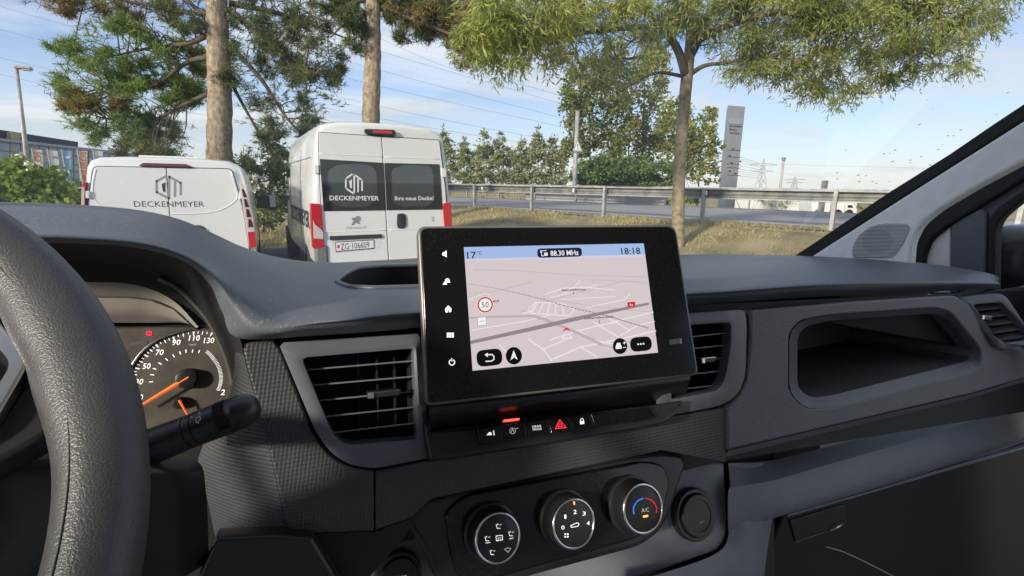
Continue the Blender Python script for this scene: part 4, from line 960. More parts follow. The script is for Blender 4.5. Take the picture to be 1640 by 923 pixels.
# left flank: panel grooves, lettering, cab window
PSd = Plane((V2X-1.026, V2Y+2.5, 1.2), (0, -1, 0), (.035, 0, 1))
def side_pt(y, z, off=0.): return PSd.w(0, 0, off)*0+np.array([V2X+V2T*y-np.interp(z, [q[1] for q in pr2[:9]], [q[0] for q in pr2[:9]])-off, V2Y+y, z])
for (y0_, z0_, y1_, z1_) in ((.35, 2.02, 3.2, 2.02), (.35, 1.22, 3.2, 1.22), (1.6, .6, 1.6, 2.3), (3.2, .5, 3.2, 2.3)):
    MB().tube([side_pt(y0_+(y1_-y0_)*t, z0_+(z1_-z0_)*t, .001) for t in np.linspace(0, 1, 8)], .006, 6).build('panel_groove', 'seam', v2)
cw = [side_pt(3.35, 1.32, .004), side_pt(4.25, 1.32, .004), side_pt(4.2, 1.75, .004), side_pt(3.95, 2.05, .004), side_pt(3.35, 2.05, .004)]
MB().add(cw, [(0, 1, 2, 3, 4)]).build('cab_window', 'window_black', v2)
cu = bpy.data.curves.new('c', 'FONT'); cu.body = 'DECKENMEYER'; cu.offset = .03
tmp = bpy.data.objects.new('t', cu); me = bpy.data.meshes.new_from_object(tmp); bpy.data.objects.remove(tmp)
co = np.empty(len(me.vertices)*3); me.vertices.foreach_get('co', co); co = co.reshape(-1, 3); k = 2.7/(co[:, 0].max()-co[:, 0].min())
me.vertices.foreach_set('co', np.array([side_pt(3.15-(x-co[:, 0].min())*k, 1.0+y*.24/.69, .006) for x, y, _ in co]).ravel()); me.update(); link('lettering', me, 'print_black', v2)
# ================================================================== CAB: own van
CX = .23                                # middle of the cab
XL, XR = CX-.88, CX+.88
# shell out of view: it keeps the cab as dim as a cab is
b = MB(); b.box((CX, -.53, 2.20), (.92, .70, .03)); b.build('cab_ceiling', 'cream', kind='structure')
b = MB(); b.box((CX, -1.25, 1.2), (.92, .03, 1.0)); b.build('cab_rear_wall', 'cream', kind='structure')
b = MB(); b.box((CX, .1, .38), (.92, 1.35, .03)); b.build('cab_floor', 'cab_floor', kind='structure')
b = MB(); b.box((XL-.05, -.1, .85), (.03, 1.1, .48)); b.box((XL-.03, -.68, 1.7), (.03, .55, .5)); b.bar((XL-.02, .85, 1.45), (XL+.1, .15, 2.15), .09, .06); b.build('cab_left_wall', 'cream', kind='structure')  # unseen door post brought forward to keep sun off the console
MB().box((CX, .66, 1.0), (.95, .02, .42)).build('dash_core', 'dash_black', kind='structure')
b = MB(); b.box((CX, 1.12, .95), (.90, .03, .52)); b.build('cab_firewall', 'dash_black', kind='structure')

# ------------------------------------------------------------------ planes
PV = Plane(onY(560, 640, .425), (1, -.085, 0), (0, .22, 1))
CLUS = Plane(onY(300, 590, .53), (1, 0, 0), (0, .30, 1))
PN = Plane(onY(900, 820, .385), (1, -.06, 0), (0, .42, 1))         # climate panel
PL = Plane(onY(1119, 827, .40), (1, -.06, 0), (0, .42, 1))         # console round it
SC = Plane((.2300, .3546, 1.5785), (math.cos(math.radians(-9.79)), math.sin(math.radians(-9.79)), 0), (0, math.sin(math.radians(20.87)), math.cos(math.radians(20.87))))
_z = np.array([-math.sin(math.radians(-9.79))*math.sin(math.radians(20.87)), math.cos(math.radians(-9.79))*math.sin(math.radians(20.87)), math.cos(math.radians(20.87))])
SC = Plane((.2300, .3546, 1.5785), (math.cos(math.radians(-9.79)), math.sin(math.radians(-9.79)), 0), _z)

# ------------------------------------------------------------------ dashboard
dash = empty('dashboard', (CX, .6, 1.2), 'dark grey plastic dashboard spanning the width of the cab', 'dashboard')
W = lambda x, y, z: np.array([x, y, z], float)
cols = [  # crest, grain line, nose, lower edge
    [(-260, 358, .56), (-260, 374, .45), (-260, 387, .42), (-260, 398, .43)],
    [(0, 350, .58), (20, 364, .46), (30, 378, .43), (40, 390, .44)],
    [(120, 351, .59), (130, 367, .46), (135, 381, .43), (140, 391, .44)],
    [(220, 355, .60), (235, 380, .46), (230, 390, .43), (222, 398, .44)],
    [(290, 366, .60), (302, 401, .46), (299, 411, .43), (292, 418, .44)],
    [(345, 384, .62), (357, 434, .46), (348, 447, .43), (335, 455, .44)],
    [(390, 401, .66), (402, 468, .45), (378, 488, .425), (356, 500, .44)],
    [(440, 413, .74), (448, 498, .44), (425, 528, .415), (383, 542, .435)],
    [(500, 420, .85), (512, 502, .43), (508, 522, .41), (500, 538, .43)],
    [(600, 421, .95), (602, 494, .42), (602, 512, .40), (602, 531, .425)],
    [(670, 420, .97), (672, 488, .42), (672, 506, .40), (672, 525, .425)],
    [(880, 414, .97), (880, 473, .42), (880, 488, .40), (880, 507, .42)],
    [(1100, 408, .90), (1106, 461, .41), (1106, 475, .395), (1106, 489, .41)],
    [(1200, 408, .80), (1210, 455, .41), (1210, 468, .395), (1210, 482, .41)],
    [(1290, 410, .69), (1310, 449, .405), (1310, 461, .39), (1310, 476, .405)],
    [(1420, 417, .52), (1450, 446, .39), (1450, 456, .38), (1450, 469, .39)],
    [(1510, 427, .44), (1540, 446, .38), (1542, 454, .37), (1540, 465, .38)],
    [(1580, 440, .39), (1591, 450, .37), (1598, 455, .365), (1594, 462, .37)],
    [(1597, 451, .37), (1599, 454, .367), (1600, 456, .366), (1599, 458, .367)]]
rails = [[], [], [], [], [], []]
for i, c in enumerate(cols):
    q = [onY(*p) for p in c]
    if i <= 8: back = W(q[0][0], .97, min(q[0][2]-.06, 1.50))
    else: back = q[0]+W(0, .05, -.03)
    mid = (q[0]+q[1])/2+W(0, 0, .012 if i <= 7 else .004)
    for r, p in zip(rails, [back, q[0], mid, q[1], q[2], q[3]]): r.append(p)
S_ = surf(rails, 6, 8)
pad_b = MB().grid(S_); pad_me = pad_b.mesh('top_pad')
# storage well behind the screen: open the pad there
TP = Plane(onY(600, 450, .66), (1, 0, 0), onY(600, 425, .92)-onY(600, 480, .48))
well = [(538, 452), (552, 441), (572, 431), (610, 427.5), (690, 426), (760, 425), (760, 458), (690, 460), (600, 462.5), (560, 461)]
wl_ = rounded(well, 6)
def inside(p, poly):
    x, y = p; r = False; n = len(poly); j = n-1
    for i in range(n):
        (xi, yi), (xj, yj) = poly[i], poly[j]
        if (yi > y) != (yj > y) and x < (xj-xi)*(y-yi)/(yj-yi)+xi: r = not r
        j = i
    return r
bm = bmesh.new(); bm.from_mesh(pad_me)
near = [f for f in bm.faces if 500 < proj(f.calc_center_median())[0] < 800 and f.calc_center_median().y > .44]
bmesh.ops.subdivide_edges(bm, edges=list({e for f in near for e in f.edges}), cuts=5, use_grid_fill=True)
dele = [f for f in bm.faces if f.calc_center_median().y > .44 and inside(proj(f.calc_center_median()), wl_)]
bmesh.ops.delete(bm, geom=dele, context='FACES'); bmesh.ops.recalc_face_normals(bm, faces=bm.faces)
bm.to_mesh(pad_me); bm.free()
pad = link('top_pad', pad_me, 'dash_pad', dash, True)
def surf_hit(x, y):
    """point of the pad under a photograph pixel"""
    d = Vector(ray(x, y)); ok, loc, nrm, _ = BV.ray_cast(Vector(CP), d)[0] is not None, *BV.ray_cast(Vector(CP), d)[:3]
    return np.array(loc) if loc is not None else None
from mathutils.bvhtree import BVHTree
BV = BVHTree.FromPolygons([tuple(v) for v in pad_b.v], pad_b.f)
rim_p = [surf_hit(x, y) for x, y in wl_]; rim_p = [p for p in rim_p if p is not None]
MB().tube([p+W(0, 0, .0005) for p in rim_p], .0032, 8, closed=True).build('well_rim', 'dash_bezel', dash, smooth=True)
low_ = [p-W(0, 0, .075) for p in rim_p]
MB().grid([rim_p+[rim_p[0]], low_+[low_[0]]]).add(low_, [tuple(range(len(low_)))]).build('storage_well', 'dash_black', dash)
# lower return of the pad, running back above the panel
ret = [[p for p in rails[5]], [p+W(0, .05, -.006) for p in rails[5]], [p+W(0, .30, -.14) for p in rails[5]]]
MB().grid(surf(ret, 1, 6)).build('pad_return', 'dash_black', dash, smooth=True)

def rp(pts, r): return rounded(pts, r)
# textured panel left of the vent, folded at its edge towards the wheel
plate('weave_panel', PV, [rounded([(386, 549), (439, 546.5), (449, 560), (500, 692), (524, 727), (556, 747.5), (598.5, 755), (599, 852), (460, 857), (441, 765), (419, 672), (398, 600)], [8, 2, 2, 15, 15, 15, 2, 2, 2, 2, 2, 2])], 'dash_weave', dash, off=-.003, thick=.02, bev=.002)
fold = [(386, 549), (398, 600), (419, 672), (441, 765), (460, 857)]
f0 = [PV.hit(x, y, -.004) for x, y in fold]; f1 = [onY(x, y, Y) for x, y, Y in ((374, 552, .50), (372, 610, .50), (318, 733, .49), (330, 790, .48), (345, 862, .48))]
MB().grid(surf([f0, [(a+c_)/2-W(.004, 0.0, 0) for a, c_ in zip(f0, f1)], f1], 4, 5)).build('weave_side', 'dash_weave', dash, smooth=True)
# centre strip under the screen
plate('weave_panel', PV, [[(601, 755.5), (684, 738), (860, 709), (1095, 664), (1150, 655), (1163, 653), (1163, 742), (1060, 722), (690, 800), (660, 830), (601, 850)]], 'dash_weave', dash, off=-.004, thick=.02, bev=.0015)
# right panel with the open tray
tray = rounded([(1277, 536), (1292, 522), (1330, 513.5), (1495, 502), (1514, 508), (1559, 562), (1552, 578), (1330, 634), (1298, 638), (1277, 622)], [12, 6, 14, 14, 10, 10, 12, 20, 12, 10])
tray_out = rounded([(1264, 532), (1284, 513), (1330, 505), (1500, 493), (1524, 500), (1575, 563), (1568, 592), (1335, 653), (1290, 655), (1264, 628)], [14, 8, 16, 16, 12, 14, 14, 22, 14, 12])
right_out = [(1203, 497), (1378, 482.5), (1529, 473.5), (1553, 487), (1583, 540), (1601, 562), (1640, 556), (1730, 536), (1730, 588), (1640, 606), (1560, 630), (1378, 672), (1166, 722), (1166, 652.5), (1186, 634), (1197, 604), (1203, 540)]
plate('trim_panel', PV, [rounded(right_out, [4, 2, 4, 3, 3, 6, 2, 2, 2, 6, 2, 2, 2, 8, 14, 10, 4]), tray_out], 'dash_trim', dash, off=0, thick=.016, bev=.003, seg=3)
# tray: sloping bezel, then the open box
q0 = [PV.hit(x, y, -.001) for x, y in tray_out]; q1 = [PV.hit(x, y, -.014) for x, y in tray]
def resample(P, n):
    P = np.array(P+[P[0]]); d = np.r_[0, np.cumsum(np.linalg.norm(np.diff(P, axis=0), axis=1))]; t = np.linspace(0, d[-1], n+1)[:-1]
    return np.stack([np.interp(t, d, P[:, k]) for k in range(3)], 1)
def match(A, B_, n=72):
    A, B_ = resample(A, n), resample(B_, n); s_ = min(range(n), key=lambda k: np.sum((A-np.roll(B_, -k, 0))**2)); return A, np.roll(B_, -s_, 0)
A, B_ = match(q0, q1)
MB().grid([np.r_[A, A[:1]], np.r_[B_, B_[:1]]]).build('tray_bezel', 'dash_bezel', dash, smooth=True)
deep = B_+W(-.03, .17, -.012)
MB().grid([np.r_[B_, B_[:1]], np.r_[deep, deep[:1]]]).add(list(deep), [tuple(range(len(deep)))]).build('open_tray', 'tray_dark', dash)
for y in (596, 617):
    MB().tube([onY(1279, y, .50), onY(1340, y-14, .52), onY(1375, y-22, .53), onY(1390, y-36, .54)], .0006, 4).build('tray_groove', 'slat', dash)
# the panel rolls under
lowr = [(1166, 722), (1378, 672), (1560, 630), (1640, 606), (1730, 588), (1850, 560)]
r0 = [PV.hit(x, y, -.002) for x, y in lowr]; r1 = [p+W(0, .010, -.016) for p in r0]; r2 = [p+W(0, .045, -.03) for p in r0]
MB().grid(surf([r0, r1, r2], 4, 4)).build('panel_underside', 'dash_trim', dash, smooth=True)
# knee ledge: lit band sloping towards the seat, turning down into the console
top_l = [(1166, 742, .425), (1232, 738, .425), (1300, 722, .42), (1400, 697, .41), (1500, 668, .40), (1600, 634, .385), (1680, 606, .37)]
mid_l = [(1166, 790, .395), (1236, 776, .385), (1300, 757, .385), (1400, 728, .375), (1500, 698, .365), (1600, 664, .355), (1680, 636, .345)]
bot_l = [(1166, 850, .385), (1248, 822, .372), (1300, 806, .372), (1400, 776, .362), (1500, 744, .352), (1600, 711, .342), (1680, 684, .335)]
und_l = [(1166, 852, .40), (1252, 826, .40), (1302, 812, .40), (1400, 783, .39), (1500, 752, .38), (1600, 719, .37), (1680, 692, .36)]
L4 = [[onY(*p) for p in r] for r in (top_l, mid_l, bot_l, und_l)]
MB().grid(surf([L4[0]]+[[(a*.25+b_*.75)+W(0, -.004, .003) for a, b_ in zip(L4[0], L4[1])]]+L4[1:], 4, 5)).build('knee_ledge', 'dash_soft', dash, smooth=True)
leg_o = [(1167, 742, .424), (1169, 800, .398), (1168, 850, .385), (1150, 885, .375), (1062, 918, .365), (940, 950, .36)]
leg_m = [(1205, 742, .42), (1206, 800, .388), (1200, 860, .374), (1188, 905, .365), (1130, 945, .355), (960, 990, .35)]
leg_i = [(1232, 742, .425), (1236, 790, .395), (1229, 850, .385), (1222, 910, .378), (1215, 960, .37), (1200, 1010, .36)]
leg_b = [(1240, 745, .45), (1246, 795, .45), (1237, 850, .45), (1228, 910, .45), (1220, 960, .44), (1205, 1010, .43)]
MB().grid(surf([[onY(*p) for p in r] for r in (leg_o, leg_m, leg_i, leg_b)], 5, 5)).build('console_edge', 'dash_soft', dash, smooth=True)
# console face with groove
plate('console_face', PL, [rounded([(1100, 742), (1160, 742), (1164, 800), (1164, 862), (1150, 882), (1058, 914), (880, 960), (560, 960), (520, 900), (530, 870), (640, 850), (700, 800)], [2, 4, 4, 20, 20, 10, 2, 2, 2, 2, 2, 2])], 'dash_soft', dash, off=-.004, thick=.03, bev=.003)
plate('console_backing', PL, [[(560, 700), (1240, 690), (1240, 1000), (300, 1000), (300, 850), (480, 850)]], 'dash_black', dash, off=-.05, thick=.01)
# lower dash left of the console, column surround
plate('knee_panel', PV, [rounded([(345, 862), (440, 858), (500, 862), (560, 960), (300, 960)], 4)], 'satin_black', dash, off=.012, thick=.02, bev=.003)
plate('lower_panel', PV, [[(460, 856), (600, 852), (660, 830), (690, 800), (640, 870), (560, 960), (545, 960), (500, 862)]], 'dash_black', dash, off=-.012, thick=.01)
plate('column_backing', CLUS, [[(-300, 600), (330, 690), (480, 800), (480, 1100), (-300, 1100)]], 'dash_black', dash, off=-.03, thick=.01)
plate('panel_backing', PV, [[(380, 520), (1760, 460), (1760, 640), (1150, 740), (600, 880), (440, 880)], [(440, 545), (1200, 500), (1200, 650), (600, 752), (520, 730)], rounded([(1262, 505), (1580, 490), (1580, 600), (1262, 660)], 2), [(1540, 472), (1640, 460), (1650, 560), (1600, 565)]], 'dash_black', dash, off=-.03, thick=.01)
b = MB(); b.grid(surf([[onY(-60, 640, .46), onY(80, 650, .44), onY(170, 655, .44), onY(240, 690, .44), onY(262, 720, .44)], [onY(-60, 700, .34), onY(60, 700, .33), onY(170, 700, .33), onY(262, 735, .33), onY(316, 738, .36)], [onY(-60, 800, .32), onY(60, 800, .31), onY(170, 800, .31), onY(270, 790, .32), onY(330, 790, .36)], [onY(-60, 1000, .40), onY(60, 980, .40), onY(170, 960, .40), onY(280, 930, .40), onY(335, 900, .42)]], 6, 6))
b.build('column_cover', 'satin_black', dash, smooth=True)
# ------------------------------------------------------------------ air vents
def vent(label, pl, outer, inner, slats, vanes, tabs, depth=.05, bez='dash_bezel', slat_w=.013, curve=0.):
    c = pl.hit(*np.mean(inner, axis=0)); o = empty('air_vent', c, label, 'air vent', 'dashboard air vents')
    A, B_ = match([pl.hit(x, y, .004) for x, y in outer], [pl.hit(x, y, .006) for x, y in [tuple(np.array(p)*.0+p) for p in inner]], 80)
    mid = B_+(A-B_)*.30+pl.n*.002; B2 = B_-pl.n*.014; A0 = A-pl.n*.010
    L_ = [np.r_[q, q[:1]] for q in (A0, A, mid, B_, B2)]
    MB().grid(L_).build('bezel', bez, o, angle=50)
    D_ = B2-pl.n*depth
    MB().grid([np.r_[B2, B2[:1]], np.r_[D_, D_[:1]]]).add(list(D_), [tuple(range(len(D_)))]).build('cavity', 'dash_black', o)
    for (a, b_) in slats:
        p, q = pl.hit(*a, -.010), pl.hit(*b_, -.010); ub = MB()
        if curve:
            m_ = (p+q)/2+pl.n*curve; pts = catmull([p, m_, q], 6)
            for k in range(len(pts)-1): ub.bar(pts[k], pts[k+1], slat_w, .0016, up=pl.v+pl.n*.5)
        else: ub.bar(p, q, slat_w, .0013, up=np.cross((p+q)/2-CP, q-p))
        ub.build('slat', 'slat', o)
    for (a, b_) in vanes:
        MB().bar(pl.hit(*a, -.032), pl.hit(*b_, -.032), .016, .0015, up=pl.u).build('vane', 'satin_black', o)
    for (x0, y0, x1, y1, th) in tabs:
        p, q = pl.hit(x0, y0, .001), pl.hit(x1, y1, .001)
        t = MB().bar(p, q, .012, th, up=pl.v).build('tab', 'satin_black', o); bevel_obj(t, .0008)
        p2 = p+(q-p)*.0+pl.n*.0066; q2 = p+(q-p)*.18+pl.n*.0066
        MB().bar(p2, q2, .0014, th*.9, up=pl.v).build('tab_edge', 'silver', t)
        MB().tube([p+pl.n*.0062+pl.v*th*.5, q+pl.n*.0062+pl.v*th*.5], .0006, 5).build('tab_edge', 'silver', t)
    return o
vent('left of the two centre vents, beside the touchscreen over the textured panel', PV,
     rounded([(446, 549.5), (672, 535), (690, 733), (600, 750.5), (560, 745), (529, 725), (505, 690)], [6, 2, 2, 10, 14, 14, 10]),
     rounded([(482, 573), (662, 558), (668, 704), (560, 713), (543, 707), (530, 690)], [10, 3, 3, 8, 8, 10]),
     [((486, 593), (663, 578)), ((497, 617.5), (664, 603)), ((508, 642), (665, 627)), ((520, 667.5), (666, 652)), ((535, 693), (667, 677.5))],
     [((x, 568), (x+3, 705)) for x in (572, 602, 630, 652)], [(588, 632, 640, 627, .0052)])
vent('centre vent right of the touchscreen, half hidden by it', PV,
     rounded([(1060, 505), (1193, 496), (1196, 520), (1194, 600), (1183, 632), (1155, 650), (1060, 668)], [2, 8, 10, 14, 14, 14, 2]),
     rounded([(1075, 523), (1172, 516), (1170, 560), (1162, 606), (1150, 626), (1075, 640)], [2, 8, 8, 12, 10, 2]),
     [((1078, 543), (1170, 532.5)), ((1078, 562), (1170, 552)), ((1078, 583), (1167, 572.5)), ((1078, 603), (1164, 593)), ((1078, 625), (1158, 616))],
     [((x, 525), (x-2, 635)) for x in (1100, 1122, 1145)], [(1118, 577.5, 1140, 575, .0052)])
PE = Plane(PV.hit(1590, 515, .004), (1, -.35, 0), (0, .20, 1))
vent('round-cornered vent at the far end of the dashboard by the door', PE,
     rounded([(1537, 477), (1602, 470), (1612, 476), (1690, 590), (1640, 553), (1604, 560), (1590, 548)], [3, 6, 6, 10, 3, 8, 6]),
     rounded([(1558, 488), (1604, 484), (1652, 538), (1640, 546), (1609, 550), (1594, 540)], [4, 6, 6, 4, 5, 4]),
     [((1560, 494), (1607, 487)), ((1568, 506), (1616, 498)), ((1577, 518), (1626, 510)), ((1586, 530), (1634, 521)), ((1595, 542), (1644, 532))],
     [], [(1566, 508, 1582, 510, .006)], depth=.04, slat_w=.014, curve=.005)

# ------------------------------------------------------------------ instrument cluster
cl = empty('instrument_cluster', CLUS.hit(280, 640), 'speedometer dial under the dashboard hood behind the steering wheel', 'instrument cluster')
plate('dial_plate', CLUS, [[(-200, 524), (250, 522), (330, 522), (352, 540), (372, 590), (378, 650), (372, 700), (-200, 760)]], 'cluster_face', cl, off=.0006, thick=.006)
def vis(rows, name, mat): MB().grid(surf([[onY(*p) for p in r] for r in rows], 5, 6)).build(name, mat, cl, smooth=True)
# shroud between hood edge and dial: dark lip, pale visor, side wall
e_hood = [(-260, 396, .44), (40, 388, .445), (140, 389, .445), (222, 396, .445), (292, 416, .445), (335, 453, .445), (356, 498, .445), (384, 541, .445), (392, 600, .45), (388, 660, .46), (380, 720, .47)]
e_in = [(-260, 414, .49), (60, 412, .49), (140, 412, .49), (222, 420, .49), (270, 436, .49), (305, 463, .49), (330, 497, .49), (354, 545, .49), (372, 600, .49), (374, 660, .495), (366, 720, .50)]
e_in2 = [(-260, 452, .505), (60, 452, .505), (140, 452, .505), (200, 454, .505), (246, 465, .505), (288, 485, .505), (324, 513, .505), (352, 553, .505), (369, 600, .505), (374, 655, .51), (366, 720, .51)]
vis([e_hood, e_in, e_in2], 'shroud', 'dash_black')
vis([[(-260, 452, .505), (60, 452, .505), (140, 452, .505), (200, 454, .505), (246, 465, .505), (284, 487, .505), (318, 524, .507)], [(-260, 474, .515), (60, 474, .515), (140, 474, .515), (200, 475, .515), (240, 480, .515), (278, 495, .515), (312, 526, .515)]], 'visor_upper', 'cluster_visor')
vis([[(-260, 475, .514), (60, 475, .514), (140, 475, .514), (200, 476, .514), (240, 481, .514), (278, 496, .514), (314, 527, .514)], [(-260, 500, .518), (60, 500, .518), (140, 500, .518), (200, 500, .518), (240, 502, .519), (280, 510, .519), (320, 528, .52)], [(-260, 517, .528), (60, 517, .528), (140, 517, .528), (200, 517, .528), (250, 517, .528), (290, 517, .528), (332, 524, .525)]], 'visor_lower', 'cluster_visor')
MB().tube([onY(*p) for p in [(-100, 475, .513), (60, 475, .513), (140, 474.6, .513), (200, 475.6, .513), (240, 480.6, .513), (278, 495.5, .513), (312, 526, .513)]], .0006, 6).build('visor_seam', 'ring', cl, smooth=True)
MB().tube(catmull([onY(*p) for p in [(255, 446, .496), (290, 465, .498), (330, 507, .50), (352, 545, .50), (367, 585, .50), (374, 630, .50), (370, 700, .505)]], 6), .0024, 8).build('trim_ring', 'ring', cl, smooth=True)
cx0, cy0 = CLUS.loc(300, 606); R0 = .5*(np.linalg.norm(np.subtract(CLUS.loc(208, 593), (cx0, cy0)))+np.linalg.norm(np.subtract(CLUS.loc(276, 537), (cx0, cy0))))
def polar(px, py): a, c = CLUS.loc(px, py); return math.atan2(c-cy0, a-cx0), math.hypot(a-cx0, c-cy0)
arc = [polar(*p) for p in ((206, 640), (203, 610), (209, 591), (225, 567), (247, 548), (276, 535), (312, 526.5), (345, 528))]
MB().tube(catmull([CLUS.w(cx0+r*math.cos(a), cy0+r*math.sin(a), .002) for a, r in arc], 6), .0011, 6).build('dial_rim', 'silver', cl, smooth=True)
tk = []; minor = []
amaj = [polar(*p) for p in ((206, 640), (208, 611), (214, 589), (229, 567), (248, 550), (277, 537.5), (311, 529), (341, 531))]
aa = [q[0] for q in amaj]; aa = [a if a > -1e9 else a for a in aa]; aa = list(np.unwrap(aa)); rad_ = [q[1] for q in amaj]
for k in range(len(aa)):
    for j in range(4):
        if k == len(aa)-1 and j: break
        a = aa[k]+(aa[min(k+1, len(aa)-1)]-aa[k])*j/4; r = rad_[k]+(rad_[min(k+1, len(aa)-1)]-rad_[k])*j/4-.0015
        w, ln = (.0008, .0036) if j == 0 else (.0004, .0030) if j == 2 else (.0003, .0020)
        d = np.array([math.cos(a), math.sin(a)]); n_ = np.array([-d[1], d[0]]); p = np.array([cx0, cy0])+d*r
        tk.append([tuple(p+n_*w), tuple(p-n_*w), tuple(p-d*ln-n_*w*(.3 if j == 0 else 1)), tuple(p-d*ln+n_*w*(.3 if j == 0 else 1))])
ra = [polar(*p) for p in ((333, 561), (345, 574), (355, 592), (357, 610), (352, 626))]; rb = np.unwrap([q[0] for q in ra])
for t in np.linspace(0, 4, 33):
    a = np.interp(t, range(5), rb); r = np.interp(t, range(5), [q[1] for q in ra]); d = np.array([math.cos(a), math.sin(a)]); n_ = np.array([-d[1], d[0]]); p = np.array([cx0, cy0])+d*r
    tk.append([tuple(p+n_*.0002), tuple(p-n_*.0002), tuple(p-d*.0032-n_*.0002), tuple(p-d*.0032+n_*.0002)])
for px_, py_ in ((239, 612), (241, 600), (245, 590), (254, 581), (265, 574), (277, 568), (288, 563), (298, 560), (309, 560), (320, 561)):
    a, r = polar(px_, py_); d = np.array([math.cos(a), math.sin(a)]); n_ = np.array([-d[1], d[0]]); p = np.array([cx0, cy0])+d*r
    tk.append([tuple(p+n_*.0004), tuple(p-n_*.0004), tuple(p-d*.003-n_*.0004), tuple(p-d*.003+n_*.0004)])
flat('tick_marks', CLUS, tk, 'icon_white', cl, off=.0008, local=True)
for s, x, y, w in (('30', 216, 616, 13), ('50', 228, 591, 13), ('70', 249, 569, 13), ('90', 276, 553, 13), ('110', 302, 546, 18), ('130', 326, 550, 17), ('2', 353, 633, 7), ('0', 223, 641, 6)):
    text(s, CLUS, (x, y), (x+w, y-.4), 8.6, 'icon_white', cl, off=.0009, bold=.008, shear=.15, name='numeral')
text('km/h', CLUS, (304, 553.5), (314, 553.2), 3, 'icon_dim', cl, off=.0009, name='numeral')
def dial_pt(x, y, o_): return CLUS.hit(x, y, o_)
MB().lathe(dial_pt(300, 606, 0), CLUS.n, [(0, .0095), (.004, .0095), (.008, .0085), (.009, .006)], 24).build('needle_hub', 'satin_black', cl, angle=40)
def needle(x0, y0, x1, y1, w0, w1, o_, nm='needle'):
    a, c = dial_pt(x0, y0, o_), dial_pt(x1, y1, o_); d = c-a; d /= np.linalg.norm(d); s_ = np.cross(CLUS.n, d)
    MB().add([a+s_*w0, c+s_*w1, c-s_*w1, a-s_*w0, a+CLUS.n*.0015, c+CLUS.n*.001], [(0, 1, 5, 4), (4, 5, 2, 3), (0, 4, 3), (1, 2, 5), (0, 3, 2, 1)]).build(nm, 'needle', cl)
needle(302, 604, 222, 652, .0022, .0010, .008)
MB().lathe(dial_pt(288, 645, 0), CLUS.n, [(0, .0055), (.004, .0055), (.006, .004)], 20).build('needle_hub', 'satin_black', cl, angle=40)
needle(287, 641, 302, 668, .0011, .0006, .0065)
flat('warning_light', CLUS, ribbon(circ(239, 534, 3.2, 14), 1.3, True)+[[(234, 533), (236, 530.5), (236, 537.5), (234, 536)], [(244, 533), (242, 530.5), (242, 537.5), (244, 536)], [(238.3, 531.5), (239.7, 531.5), (239.7, 536.5), (238.3, 536.5)]], 'icon_red', cl, off=.0010)
flat('odometer_window', CLUS, [rounded([(207, 548), (236, 546), (236, 552), (207, 555)], 2)], 'ring', cl, off=.001)
flat('display_window', CLUS, [[(-60, 538), (190, 534), (178, 560), (-60, 560)]], 'gloss_black', cl, off=.0009)

# ------------------------------------------------------------------ touchscreen
ts_ = empty('touchscreen', SC.hit(890, 640), 'black tablet touchscreen showing a pale navigation map, mounted on the dashboard', 'screen')
po = [(668, 362), (1083, 359.5), (1120, 601), (682, 651)]
plate('housing', SC, [rounded(po, [14, 16, 10, 10])], 'ring', ts_, off=.0018, thick=.013, bev=.0022, seg=3)
plate('front_glass', SC, [rounded([(673.5, 365.5), (1080.5, 363), (1116.5, 598), (686, 646)], [12, 14, 8, 8])], 'gloss_black', ts_, off=.0030, thick=.004, bev=.0006)
dsp = plate('display', SC, [[(743, 396), (1031, 390), (1054, 565), (757, 594)]], 'map_ground', ts_, off=.0034, thick=.0006)
O = .0037
def F(polys, mat, k=0, name='map_print'): return flat(name, SC, polys, mat, dsp, off=O+k*.00012)
F([[(743, 396), (1031, 390), (1033.3, 407.5), (744.4, 415)]], 'map_sky')
F([[(744.4, 415), (1033.3, 407.5), (1033.8, 411.5), (744.7, 419)]], 'map_sky_low')
def clipq(polys): return polys
thin = []
for pts, w in (([(760, 432), (830, 434), (910, 440), (1036, 444)], 1.0), ([(835, 500), (890, 478), (1000, 450), (1038, 455)], 1.1), ([(870, 478), (960, 492), (1045, 500)], 1.0), ([(895, 470), (935, 448), (1036, 452)], 1.0), ([(752, 470), (790, 468), (850, 452)], 1.0)):
    thin += ribbon(pts, w)
F(thin, 'map_far', 1)
lines = []
for pts, w in (([(850, 500), (858, 485), (900, 486), (920, 496), (912, 506), (850, 502)], 1.8), ([(860, 487), (852, 501)], 1.6), ([(870, 487), (863, 502)], 1.6), ([(880, 487), (876, 504)], 1.6), ([(890, 488), (890, 505)], 1.6), ([(900, 489), (903, 505)], 1.6),
               ([(838, 502), (850, 500), (845, 497), (858, 484)], 1.4), ([(756, 529), (840, 515), (880, 505)], 1.5), ([(880, 545), (925, 530), (990, 515)], 2.), ([(846, 543), (870, 560), (884, 578)], 2.2), ([(870, 560), (915, 540)], 2.),
               ([(886, 575), (930, 556), (985, 545), (1050, 530)], 2.2), ([(930, 556), (956, 572)], 2.), ([(925, 528), (950, 545), (985, 552)], 2.), ([(950, 515), (990, 540)], 1.8), ([(975, 510), (1010, 530)], 1.8), ([(985, 515), (1046, 500)], 1.6), ([(990, 540), (1020, 522), (1048, 515)], 1.6),
               ([(905, 535), (900, 542), (915, 542), (912, 536)], 1.8), ([(873, 472), (900, 462), (935, 460), (985, 465)], 1.4), ([(880, 478), (910, 470), (960, 455)], 1.2), ([(900, 480), (985, 475)], 1.2), ([(930, 450), (905, 470)], 1.2), ([(940, 493), (1000, 480), (1010, 470)], 1.3), ([(752, 480), (775, 470), (785, 472)], 1.2), ([(800, 552), (815, 570), (825, 580)], 1.8)):
    lines += ribbon(pts, w)
F(lines, 'map_line', 2)
